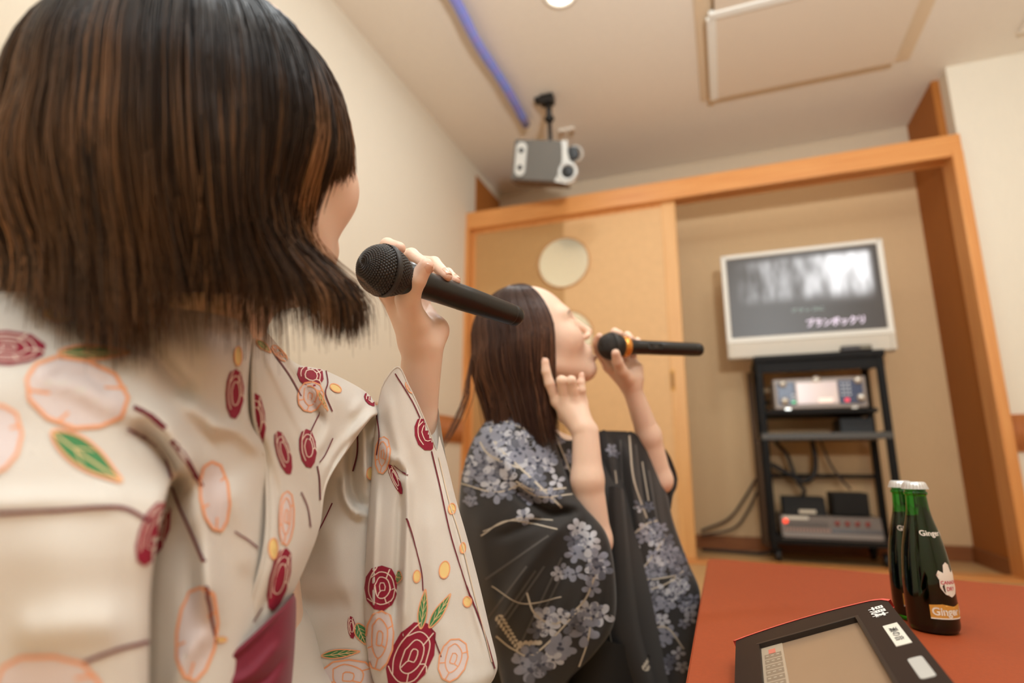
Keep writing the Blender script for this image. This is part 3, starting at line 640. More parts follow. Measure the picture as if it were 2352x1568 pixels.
# -------- cloth sheets: control grid -> smooth surface
def cr_axis(G, n):
    k = len(G); Q = np.concatenate([2*G[:1]-G[1:2], G, 2*G[-1:]-G[-2:-1]]); t = np.linspace(0, k-1-1e-9, n); i = t.astype(int)
    u = (t-i).reshape(-1, *([1]*(G.ndim-1)))
    p0, p1, p2, p3 = Q[i], Q[i+1], Q[i+2], Q[i+3]
    return .5*((2*p1)+(-p0+p2)*u+(2*p0-5*p1+4*p2-p3)*u*u+(-p0+3*p1-3*p2+p3)*u**3)
def grid_cr(G, nu, nv):
    G = np.asarray(G, float); A = cr_axis(G, nu); return np.swapaxes(cr_axis(np.swapaxes(A, 0, 1), nv), 0, 1)
def poly_dist(P, pl):
    """distance of 2D points to polyline and the position 0..1 along it"""
    pl = np.asarray(pl, float); seg = np.linalg.norm(np.diff(pl, axis=0), axis=1); cum = np.concatenate([[0], np.cumsum(seg)])
    best = np.full(P.shape[:-1], 1e9); tt = np.zeros(P.shape[:-1]); side = np.zeros(P.shape[:-1])
    for i in range(len(pl)-1):
        ab = pl[i+1]-pl[i]; t = np.clip(((P-pl[i])@ab)/(ab@ab), 0, 1); q = P-pl[i]-t[..., None]*ab; d = np.sqrt((q*q).sum(-1)); m_ = d < best
        best = np.where(m_, d, best); tt = np.where(m_, (cum[i]+t*seg[i])/cum[-1], tt); side = np.where(m_, np.sign(ab[0]*(P-pl[i])[..., 1]-ab[1]*(P-pl[i])[..., 0]), side)
    return best, tt, side
def fold(G, strokes):
    """push ridges/creases into a sheet: (polyline in photo pixels, half width, height m, asymmetry)"""
    out = G.copy()
    for s in strokes:
        pl, w, a = s[:3]; pl = cr_curve(np.c_[np.asarray(pl, float), np.zeros(len(pl))], 24)[:, :2]
        d, t, sd = poly_dist(G[..., :2], pl); env = np.minimum(1, np.minimum(t, 1-t)*5+.15)
        if len(s) > 3: wl = np.where(sd > 0, w*s[3], w)
        else: wl = w
        out[..., 2] -= a*np.exp(-(d/wl)**2)*env
    return out
def grid_faces(nu, nv, off=0, flip=False, wrap=False):
    i, j = np.meshgrid(np.arange(nu-1), np.arange(nv-1), indexing='ij'); a = (i*nv+j).ravel()
    F = np.stack([a, a+1, a+nv+1, a+nv], 1)+off
    return F[:, ::-1] if flip else F
class Cloth:
    """one garment: sheets of woven cloth plus the print on them"""
    def __init__(s): s.V = []; s.F = []; s.mi = []; s.n = 0; s.sh = {}
    def add(s, name, V, F, mi=0):
        F = np.asarray(F); s.sh[name] = (V, F); s.V.append(V); s.F.append(F+s.n); s.mi.append(np.full(len(F), mi)); s.n += len(V)
    def sheet(s, name, G, nu, nv, folds=(), flip=False, noise=0, mi=0):
        G = grid_cr(G, nu, nv); G = fold(G, folds)
        if noise:
            G[..., 2] += noise*(np.sin(G[..., 0]*.021+np.sin(G[..., 1]*.013)*2.)*np.sin(G[..., 1]*.017+1.3+np.sin(G[..., 0]*.011)))
        s.add(name, pz(G.reshape(-1, 3)), grid_faces(nu, nv, flip=flip), mi); return G
    def bvh(s, names):
        V = []; F = []; o = 0
        for n in names: v, f = s.sh[n]; V.append(v); F.append(f+o); o += len(v)
        return BVHTree.FromPolygons(np.concatenate(V).tolist(), np.concatenate(F).tolist())
    def decal(s, bvh, V2, F, mi, lift=.0006):
        """lay flat print (pixel outline of the motif) onto the cloth"""
        W = []; ok = []
        for x, y in V2:
            d = Vector(pz([[x, y, 1.]])[0]-CO).normalized(); h = bvh.ray_cast(Vector(CO), d)
            if h[0] is None: W.append((0, 0, 0)); ok.append(False); continue
            nrm = h[1] if h[1].dot(d) < 0 else -h[1]; W.append(tuple(h[0]+nrm*lift)); ok.append(True)
        W = np.array(W); keep = []
        for f in F:
            if all(ok[i] for i in f):
                p = W[list(f)]
                if max(np.linalg.norm(p-p.mean(0), axis=1)) < .012: keep.append(f)
        tri = [(f[0], f[i], f[i+1]) for f in keep for i in range(1, len(f)-1)]
        if tri: s.P_V.append(W); s.P_F.append(np.array(tri)+s.p_n); s.P_m.append(np.full(len(tri), mi)); s.p_n += len(W)
    P_V = P_F = P_m = None; p_n = 0
    def begin_print(s): s.P_V = []; s.P_F = []; s.P_m = []; s.p_n = 0
    def build(s, name, mats, parent):
        V = np.concatenate(s.V); faces = [tuple(r) for F in s.F for r in F.tolist()]; mi = list(np.concatenate(s.mi))
        if s.P_V: 
            o = len(V); V = np.concatenate([V]+s.P_V)
            for F, m_ in zip(s.P_F, s.P_m): faces += [tuple(i+o for i in r) for r in F.tolist()]; mi += m_.tolist()
        o = np_mesh(name, V, faces, mats, parent, True, mi); return o
def dense2(poly, step):
    b = bmesh.new(); vs = [b.verts.new((x, y, 0)) for x, y in poly]
    try: b.faces.new(vs)
    except ValueError: b.free(); return [], []
    bmesh.ops.triangulate(b, faces=b.faces[:], ngon_method='EAR_CLIP')
    xs = [p[0] for p in poly]; ys = [p[1] for p in poly]
    for i in np.arange(min(xs)+step*.7, max(xs), step): bmesh.ops.bisect_plane(b, geom=b.verts[:]+b.edges[:]+b.faces[:], plane_co=(i, 0, 0), plane_no=(1, 0, 0))
    for i in np.arange(min(ys)+step*.7, max(ys), step): bmesh.ops.bisect_plane(b, geom=b.verts[:]+b.edges[:]+b.faces[:], plane_co=(0, i, 0), plane_no=(0, 1, 0))
    b.verts.index_update(); V = [(v.co.x, v.co.y) for v in b.verts]; F = [tuple(v.index for v in f.verts) for f in b.faces]; b.free(); return V, F
def ribbon2(pts, w, n=None, taper=False, closed=False):
    P = np.asarray(pts, float)
    if closed: P = np.vstack([P, P[:1]])
    n = n or max(4, int(np.linalg.norm(np.diff(P, axis=0), axis=1).sum()/7))
    if len(P) > 2: P = cr_curve(np.c_[P, np.zeros(len(P))], n)[:, :2] if not closed else P
    else: P = np.array([P[0]+(P[1]-P[0])*t for t in np.linspace(0, 1, n)])
    if closed:
        Q = []
        for i in range(len(P)-1):
            m_ = max(1, int(np.linalg.norm(P[i+1]-P[i])/7)); Q += [P[i]+(P[i+1]-P[i])*t/m_ for t in range(m_)]
        P = np.array(Q+[Q[0]])
    T = np.gradient(P, axis=0); T /= np.linalg.norm(T, axis=1)[:, None]+1e-9; N_ = np.c_[-T[:, 1], T[:, 0]]
    ww = np.full(len(P), w/2.)
    if taper: ww *= np.sin(np.linspace(.25, PI-.12, len(P)))
    V = np.concatenate([P+N_*ww[:, None], P-N_*ww[:, None]]); k = len(P)
    return V, [(i, i+1, k+i+1, k+i) for i in range(k-1)]
# -------- hair: bundles of thin tubes, coloured per strand
def strands(name, paths, radius, cols, mat_, parent, extra=None):
    """paths (n,k,3), cols (n,k,3)"""
    n, k, _ = paths.shape; T = np.gradient(paths, axis=1); T /= np.linalg.norm(T, axis=2)[..., None]+1e-9
    a = np.broadcast_to(np.array([.31, .87, .37]), T.shape); x = np.cross(T, a); x /= np.linalg.norm(x, axis=2)[..., None]+1e-9; y = np.cross(T, x)
    r = (radius if np.ndim(radius) else radius*np.ones(n))[:, None]*np.minimum(1, (1.04-np.linspace(0, 1, k))*4)[None]
    V = np.stack([paths+r[..., None]*(math.cos(t)*x+math.sin(t)*y) for t in (0, 2.094, 4.189)], 2)      # n,k,3,3
    V = V.reshape(-1, 3); C = np.repeat(cols.reshape(n*k, 3), 3, 0)
    i, j, s_ = np.meshgrid(np.arange(n), np.arange(k-1), np.arange(3), indexing='ij'); b = (i*k+j)*3
    F = np.stack([b+s_, b+(s_+1) % 3, b+3+(s_+1) % 3, b+3+s_], -1).reshape(-1, 4)
    if extra is not None:
        ev, ef, ec = extra; F = np.concatenate([F, np.asarray(ef)+len(V)]); V = np.concatenate([V, ev]); C = np.concatenate([C, np.broadcast_to(np.asarray(ec), (len(ev), 3))])
    return np_mesh(name, V, F, mat_, parent, True, attr={'tint': C})
def hair_mat(name, rough=.32):
    if name in MATS: return MATS[name]
    M = mat(name, (255, 255, 255), rough, attr='tint', spec=.30); b = M.node_tree.nodes['Principled BSDF']
    b.inputs['Anisotropic'].default_value = .5; return M
# -------- head in its own frame: x forward, y left, z up (metres), origin between the ears
def head_sdf(P, s=1., mouth=.0, ears=True):
    P = P/s; A = P.copy(); A[:, 1] = np.abs(A[:, 1])           # symmetric
    d = d_ell(P, (-.008, 0, .038), (.094, .074, .086))
    d = smin(d, d_ell(P, (.030, 0, -.030), (.056, .060, .078)), .04)
    d = smin(d, d_cap(A, (.0, .052, -.052), (.058, .016, -.098), .014, .013), .03)
    d = smin(d, d_ell(P, (.068, 0, -.098), (.019, .021, .016)), .024)
    d = smin(d, d_ell(A, (.052, .042, -.022), (.028, .020, .024)), .03)              # cheek
    d = smin(d, d_cap(A, (.083, .008, .024), (.070, .045, .028), .006, .006), .022)  # brow ridge
    so = -d_ell(A, (.096, .032, .004), (.017, .019, .012)); d = np.maximum(d, so) if False else -smin(-d, -so, .016)
    d = smin(d, d_ell(A, (.0725, .031, .002), (.0128, .0155, .0115)), .006)          # closed lids
    d = smin(d, d_cap(P, (.088, 0, .012), (.108, 0, -.030), .0055, .0085), .012)     # nose
    d = smin(d, d_ell(A, (.098, .0115, -.036), (.0095, .0065, .0065)), .006)
    nos = -d_ell(A, (.100, .0065, -.0445), (.0055, .0032, .0045)); d = -smin(-d, -nos, .002)
    d = smin(d, d_ell(P, (.078, 0, -.066), (.020, .026, .020)), .016)                # muzzle
    d = smin(d, d_cap(A, (.0965, 0, -.0605), (.082, .021, -.0665), .0050, .0028), .004)
    d = smin(d, d_cap(A, (.0940, 0, -.0745-mouth*.5), (.082, .019, -.0685), .0058, .0028), .004)
    sl = -d_ell(A, (.097, 0, -.0668-mouth*.25), (.016, .019, .0012+mouth*.32)); d = -smin(-d, -sl, .002)
    if ears: d = smin(d, d_ell(A, (-.008, .074, -.010), (.018, .006, .030)), .005)            # ear
    return d*s
def skin_cols(L, base, s=1., lipc=(.44, .12, .11), lash=True):
    """skin tint by place on the face (head frame)"""
    P = L/s; C = np.tile(np.array(base), (len(P), 1)).astype(float); y = np.abs(P[:, 1])
    def blend(mask, c): 
        nonlocal C
        C = C*(1-mask[:, None])+np.array(c)*mask[:, None]
    g = lambda v, a: np.clip(1-np.abs(v)/a, 0, 1)
    front = P[:, 0] > .05
    ch = np.exp(-(((P[:, 0]-.062)/.03)**2+((y-.045)/.02)**2+((P[:, 2]+.028)/.022)**2)); blend(ch*.3, (.80, .42, .32))
    lips = np.clip(1.6-np.sqrt((P[:, 1]/.0215)**2+((P[:, 2]+.0675)/.0105)**2)*1.6, 0, 1)*front*(P[:, 0] > .078); blend(np.clip(lips*2, 0, 1)*.8, lipc)
    ins = np.clip(1.5-np.sqrt((P[:, 1]/.017)**2+((P[:, 2]+.0695)/.0034)**2)*1.5, 0, 1)*(P[:, 0] > .07); blend(np.clip(ins*2, 0, 1)*.9, (.10, .025, .02))
    no = np.clip(1.5-np.sqrt(((y-.0065)/.0042)**2+((P[:, 2]+.043)/.0036)**2)*1.2, 0, 1)*(P[:, 0] > .09); blend(np.clip(no*2, 0, 1)*.85, (.12, .035, .02))
    if lash:
        zl = -.0045-.10*np.clip(y-.030, -.02, .02)**2*40; la = g(P[:, 2]-zl, .0022)*((y > .016) & (y < .047))*front*(P[:, 0] > .06); blend(np.clip(la*1.6, 0, 1)*.85, (.06, .03, .025))
    zb = .026-.9*(y-.028)**2*4; br = g(P[:, 2]-zb, .0042)*((y > .013) & (y < .052))*front; blend(np.clip(br*1.5, 0, 1)*.6, (.13, .07, .045))
    return C
skinm = None
def skin_mat():
    M = mat('skin', (255, 255, 255), .46, sss=.18, attr='tint', bump=.06, bscale=900)
    return M
def nail(parent, tip, along, normal, w, l, m_):
    """a curved finger nail"""
    M = frame(tip, along, np.cross(normal, along), normal); V = []; n = 9
    for i in range(n):
        for j in range(n):
            u = -1+2*i/(n-1); v = -1+2*j/(n-1); q = math.sqrt(max(1e-6, 1-.35*v*v*(1 if u > 0 else .55)))
            V.append(M @ Vector((l*u*q, w*v*(1-.12*max(u, 0)**2), -.9*w*v*v*.55-.0012*max(u, 0)**2)))
    V = np.array([tuple(v) for v in V]); F = grid_faces(n, n)
    V2 = V-np.asarray(normal)*.0006; V = np.concatenate([V, V2]); F2 = F[:, ::-1]+n*n
    bd = [i*n for i in range(n)]+[(n-1)*n+j for j in range(1, n)]+[i*n+n-1 for i in range(n-2, -1, -1)]+[j for j in range(n-2, 0, -1)]
    S = np.array([(bd[i], bd[(i+1) % len(bd)], bd[(i+1) % len(bd)]+n*n, bd[i]+n*n) for i in range(len(bd))])
    return np_mesh('nail', V, np.concatenate([F, F2, S]), m_, parent)
# -------- hand-held microphone; origin at the ball centre, axis to the tail
def microphone(name, ball, tail, rb, rh, rt, label, band=None, axis_roll=0, body=(20, 18, 17), logo=True):
    ball = np.asarray(ball); tail = np.asarray(tail); ax = tail-ball; Ln = np.linalg.norm(ax); ax /= Ln
    y = np.cross(ax, [0, 0, 1.]); M = frame(ball, y, np.cross(ax, y), ax)
    t = empty(name, tuple(ball), label, 'microphone', 'hand-held microphones')
    bm_ = mat('mic_body_'+name+str(body[0]), body, .32, noise=.05, scale=200)
    nu, nv = 130, 264; V = []; C = []
    for i in range(nu):
        f = i/(nu-1); th = f*PI*.80
        if th < PI*.5: r = rb*math.sin(th); z = -rb*math.cos(th)
        else:
            s = (th-PI*.5)/(PI*.30); r = rb*(1-.30*s*s-.04*s); z = rb*.98*s
        for j in range(nv):
            a = 2*PI*j/nv; row = f*27; col = 44*j/nv+(.5 if int(row) % 2 else 0)
            pr = math.sin(PI*(row % 1)); pc = abs(math.sin(PI*col)); hgt = max(0, pr)**.5*pc**.6
            dr = (hgt-.6)*.0014*min(1, th/.3); C.append((.048, .042, .037) if hgt > .55 else (.005, .004, .004)); rr = max(r+dr*(r/rb), 1e-5)
            V.append(M @ Vector((rr*math.cos(a), rr*math.sin(a), z-dr*math.cos(th)*(1 if th < PI*.5 else 0))))
    hole = np.array(C)
    idx = np.array([(i*nv+j, i*nv+(j+1) % nv, (i+1)*nv+(j+1) % nv, (i+1)*nv+j) for i in range(nu-1) for j in range(nv)])
    np_mesh('grille', np.array([tuple(v) for v in V]), idx, mat('mic_grille', (26, 23, 21), .30, metal=.5, spec=.5, attr='tint'), t, attr={'tint': hole})
    b = MB(); b.lathe([(rb*1.0, -rb*.06), (rb*1.035, -.0045+.002), (rb*1.035, .0045), (rb*1.0, rb*.20)], M @ Matrix.Rotation(.10, 4, 'X'), 60, cap=False); b.build('grille_band', mat('mic_band', (46, 42, 39), .5), t)
    z0 = rb*.95
    prof = [(.001, z0-.004), (rb*.66, z0-.004), (rb*.70, z0), (rb*.72, z0+.006), (rh*1.06, z0+.022), (rh, z0+.034), (rh, z0+.050), (rh*.985, z0+.052), (rh*.985, z0+.084), (rh, z0+.086), (rh*.98, Ln*.6), (rt*1.02, Ln-.016), (rt*1.02, Ln-.0155), (rt*.985, Ln-.015), (rt*.985, Ln-.013), (rt*1.0, Ln-.0125), (rt*.98, Ln-.004), (rt*.86, Ln), (.001, Ln)]
    b = MB(); b.lathe(prof, M, 48, cap=False); b.build('handle', bm_, t)
    if band:
        b = MB(); b.lathe([(rb*.66, z0-.003), (rb*.78, z0-.001), (rb*.79, z0+.009), (rb*.70, z0+.012)], M, 40, cap=False); o = b.build('collar_ring', mat('gold_ring', (222, 150, 70), .25, metal=.7), t); o['label'] = 'gold collar ring'
    MSW = M @ Matrix.Rotation(axis_roll, 4, 'Z')
    b = MB(); b.box((rh*.86, -.0075, z0+.052), (rh*1.02, .0075, z0+.084), .0015, MSW); sw = b.build('switch_plate', mat('mic_switch_plate', (16, 15, 15), .25), t)
    b = MB(); b.box((rh*1.0, -.004, z0+.062), (rh*1.09, .004, z0+.074), .001, MSW); b.build('switch', mat('mic_switch', (44, 42, 40), .35), sw)
    return t, M
# ================================================================ PRINT MOTIFS (outlines in photo pixels, laid onto the cloth)
def aff(pts, cx, cy, sx, sy, rot):
    P = np.asarray(pts, float)*[sx, sy]; c, s = math.cos(rot), math.sin(rot)
    return np.c_[P[:, 0]*c-P[:, 1]*s+cx, P[:, 0]*s+P[:, 1]*c+cy]
ROSE = [(-.55, -.88), (.05, -1), (.62, -.86), (.98, -.30), (.95, .28), (.62, .74), (.15, 1), (-.42, .93), (-.86, .55), (-1, .0), (-.9, -.5)]
RLINES = [[(-.25, -.95), (-.62, -.45), (-.72, .15), (-.45, .62)], [(-.62, -.45), (-.05, -.72), (.55, -.55), (.78, .05)], [(.78, .05), (.60, .52), (.05, .72), (-.45, .62), (-.80, .45)],
          [(-.40, -.12), (-.10, -.48), (.38, -.38), (.52, .08), (.22, .42), (-.25, .38), (-.40, -.12)], [(-.05, .12), (-.08, -.20), (.20, -.22), (.25, .08), (-.05, .12), (-.22, .36)], [(.52, .08), (.80, .02), (.97, .2)], [(.30, -.40), (.52, -.84)], [(.22, .42), (.32, .66)]]
PLINES = [[(-.55, -.5), (-.1, -.75), (.5, -.4), (.45, .25), (-.05, .6), (-.5, .2), (-.55, -.5)], [(-.2, .15), (-.15, -.3), (.2, -.25), (.15, .15), (-.2, .15)], [(.5, -.4), (.9, -.55)], [(-.05, .6), (-.2, .95)], [(-.5, .2), (-.95, .3)], [(.15, .15), (.45, .25)]]
LEAF = [(-1, 0), (-.7, -.42), (-.25, -.62), (.25, -.52), (.68, -.25), (1, 0), (.68, .25), (.25, .5), (-.25, .58), (-.7, .40)]
def smooth_poly(P, m=4):
    P = np.asarray(P); Q = np.vstack([P, P[:1]]); n = len(P); out = []
    for i in range(n):
        p0, p1, p2, p3 = P[i-1], P[i], P[(i+1) % n], P[(i+2) % n]
        for u in np.linspace(0, 1, m, endpoint=False): out.append(.5*((2*p1)+(-p0+p2)*u+(2*p0-5*p1+4*p2-p3)*u*u+(-p0+3*p1-3*p2+p3)*u**3))
    return np.array(out)
class Printer:
    def __init__(s, cloth, names, step=9): s.c = cloth; s.b = cloth.bvh(names); s.step = step; s.k = 0
    def fill(s, P, mi, lift=.0006): V, F = dense2([tuple(p) for p in P], s.step); s.c.decal(s.b, V, F, mi, lift)
    def line(s, P, w, mi, lift=.0009, taper=False, closed=False): V, F = ribbon2(P, w, taper=taper, closed=closed); s.c.decal(s.b, V, F, mi, lift)
    def rose(s, cx, cy, sx, sy, rot=0, w=3.2, fl=1):
        s.fill(aff(ROSE, cx, cy, sx*fl, sy, rot), 1)
        
        for l in (RLINES if sx > 34 else RLINES[1:2]+RLINES[3:4]+RLINES[5:7]+RLINES[:1]): s.line(aff(l, cx, cy, sx*fl, sy, rot), min(w, 1.7+sx*.018), 2)
    def pale(s, cx, cy, sx, sy, rot=0, w=4):
        P = aff(ROSE, cx, cy, sx, sy, rot); s.fill(P, 3); s.line(P, w, 4, closed=True)
        
        for l in (PLINES if w < 5 else PLINES[2:5]): s.line(aff(l, cx, cy, sx, sy, rot), w*.75, 4)
    def leaf(s, cx, cy, sx, sy, rot=0, w=3, mi=5):
        P = smooth_poly(aff(LEAF, cx, cy, sx, sy, rot)); s.fill(P, mi); s.line(P, w, 4, closed=True)
        s.line(aff([(-1, 0), (-.3, .04), (.4, .02), (1, 0)], cx, cy, sx, sy, rot), w*.6, 6)
        for x in ((-.55, -.15, .25) if w < 5 else (-.35,)):
            for sg in (-1, 1): s.line(aff([(x, 0), (x+.22, sg*.25), (x+.42, sg*.40)], cx, cy, sx, sy, rot), w*.4, 6)
    def dot(s, cx, cy, rx, ry, rot=0):
        P = aff([(math.cos(t), math.sin(t)) for t in np.linspace(0, 2*PI, 22, endpoint=False)], cx, cy, rx, ry, rot); s.fill(P, 7); s.line(P, 2.4, 4, closed=True)
    def vine(s, pts, w, mi=8): s.line(pts, w, mi)
# ================================================================ WOMAN IN THE CREAM YUKATA
w1 = empty('person', tuple(c2w((-.25, -.43, .47))*np.array([1, 1, 0])), 'person with a dark bob in a cream rose-print yukata, seen from behind, holding a microphone', 'person')
U = np.array([0, math.cos(PITCH), math.sin(PITCH)])
def head_frame(C, F, up):
    Fw = c2w(F)-CO; Uw = c2w(up)-CO; Fw /= np.linalg.norm(Fw); Uw = Uw-Fw*(Uw@Fw); Uw /= np.linalg.norm(Uw); L = np.cross(Uw, Fw)
    return c2w(C), np.stack([Fw, L, Uw])          # origin, rows F, L, U
# ---- microphone first (the hand closes on it)
ball, tail = pz([[879, 621, .576], [1189, 727, .735]])
mic1, M1 = microphone('microphone', ball, tail, .0262, .0152, .0133, 'black microphone with a wire mesh head held by the person in the cream yukata', axis_roll=math.radians(205))
# ---- body
HC, HR = head_frame((-.218, .150, .452), (.40, -.02, .917), (U[0]+.02, U[1], U[2]))
NK = c2w((-.247, -.005, .462))
def head1(P): return head_sdf((P-HC) @ HR.T, 1.0, 0, False)
SK = (.88, .64, .50)
hv, hf = sdf_mesh(lambda P: smin(head1(P), d_cap(P, HC-HR[2]*.05, NK, .042, .039), .03), HC-np.array([.15, .15, .20]), HC+np.array([.15, .15, .15]), .0021)
J = lambda *a: pz(np.array(a, float))
wr, fa, el, sh1 = J([965, 792, .648], [955, 965, .672], [925, 1180, .665], [770, 1010, .665])
pl = J([893, 672, .628], [915, 672, .652], [938, 690, .676], [962, 712, .696])
fing = [J([893, 672, .628], [868, 596, .636], [890, 563, .616], [917, 570, .598]),
        J([915, 670, .652], [912, 592, .660], [945, 586, .632], [984, 614, .611]),
        J([938, 688, .676], [962, 602, .680], [997, 604, .652], [1026, 634, .629]),
        J([962, 710, .696], [1000, 628, .698], [1028, 628, .672], [1047, 644, .649])]
th = J([952, 742, .630], [936, 688, .606], [957, 642, .592], [979, 610, .588])
def hand1(P):
    d = chain(P, [wr, fa, el, sh1], [.0195, .0235, .030, .034], .01)
    d = smin(d, d_cap(P, wr+(pz([[985, 792, .652]])[0]-pz([[965, 792, .648]])[0]), fa, .0165, .020), .012)
    for m_ in pl: d = smin(d, d_cap(P, wr+(m_-wr)*.15, m_, .0175, .0108), .012)
    a, b_ = J([1000, 757, .662], [978, 722, .690]); d = smin(d, d_cap(P, a, b_, .0135, .012), .014)
    d = smin(d, d_cap(P, wr, a, .016, .013), .012)
    d = smin(d, chain(P, [wr*.4+th[0]*.6, th[0], th[1]], [.014, .0155, .0122], .006), .012)
    o = smin(d, chain(P, th[1:], [.0118, .0100, .0078], .003), .007)
    for f, r in zip(fing, ([.0100, .0090, .0078, .0068], [.0102, .0090, .0078, .0068], [.0098, .0086, .0074, .0065], [.0090, .0076, .0066, .0058])):
        o = np.minimum(o, smin(d, chain(P, f, r, .003), .007))
    return o
allp = np.concatenate([np.array([wr, fa, el, sh1]), *fing, th]); av, af = sdf_mesh(hand1, allp.min(0)-.06, allp.max(0)+.06, .0014)
tc_, tl = c2w((-.285, -.09, .545)), c2w((-.275, -.36, .53))
tv_, tf = sdf_mesh(lambda P: smin(chain(P, [NK, tc_, tl], [.038, .062, .085], .03), d_cap(P, tc_, sh1, .045, .030), .03), np.minimum(tc_, tl)-.20, np.maximum(tc_, tl)+.30, .006)
V, F = join([(hv, hf), (av, af), (tv_, tf)])
Cc = skin_cols((V-HC) @ HR.T, SK)
Cc[len(hv):] = SK
for f in fing+[th]:
    g = np.exp(-(np.linalg.norm(V-f[-1], axis=1)/.011)**2)[:, None]*.5; Cc = Cc*(1-g)+np.array((.80, .44, .34))*g
g = np.exp(-(np.linalg.norm(V-J([990, 735, .66])[0], axis=1)/.02)**2)[:, None]*.35; Cc = Cc*(1-g)+np.array((.82, .48, .37))*g
body1 = np_mesh('body', V, F, skin_mat(), w1, attr={'tint': Cc})
nm = mat('nail', (236, 190, 168), .15, coat=.6)
def nl(f, px, py, dz, w, l, roll=0):
    a = f[-1]-f[-2]; a /= np.linalg.norm(a); n_ = c2w(np.array([px, py, dz]))-CO; n_ = n_-a*(a@n_); n_ /= np.linalg.norm(n_)
    nail(body1, f[-1]+n_*w[1]-a*.0015, a, n_, w[0], l, nm)
nl(th, .75, .45, -.45, (.0058, .0083), .0068); nl(fing[2], .55, .5, -.65, (.0046, .0070), .0062); nl(fing[3], .7, .6, -.4, (.004, .0062), .0052); nl(fing[1], .5, .6, -.6, (.0048, .0073), .006)
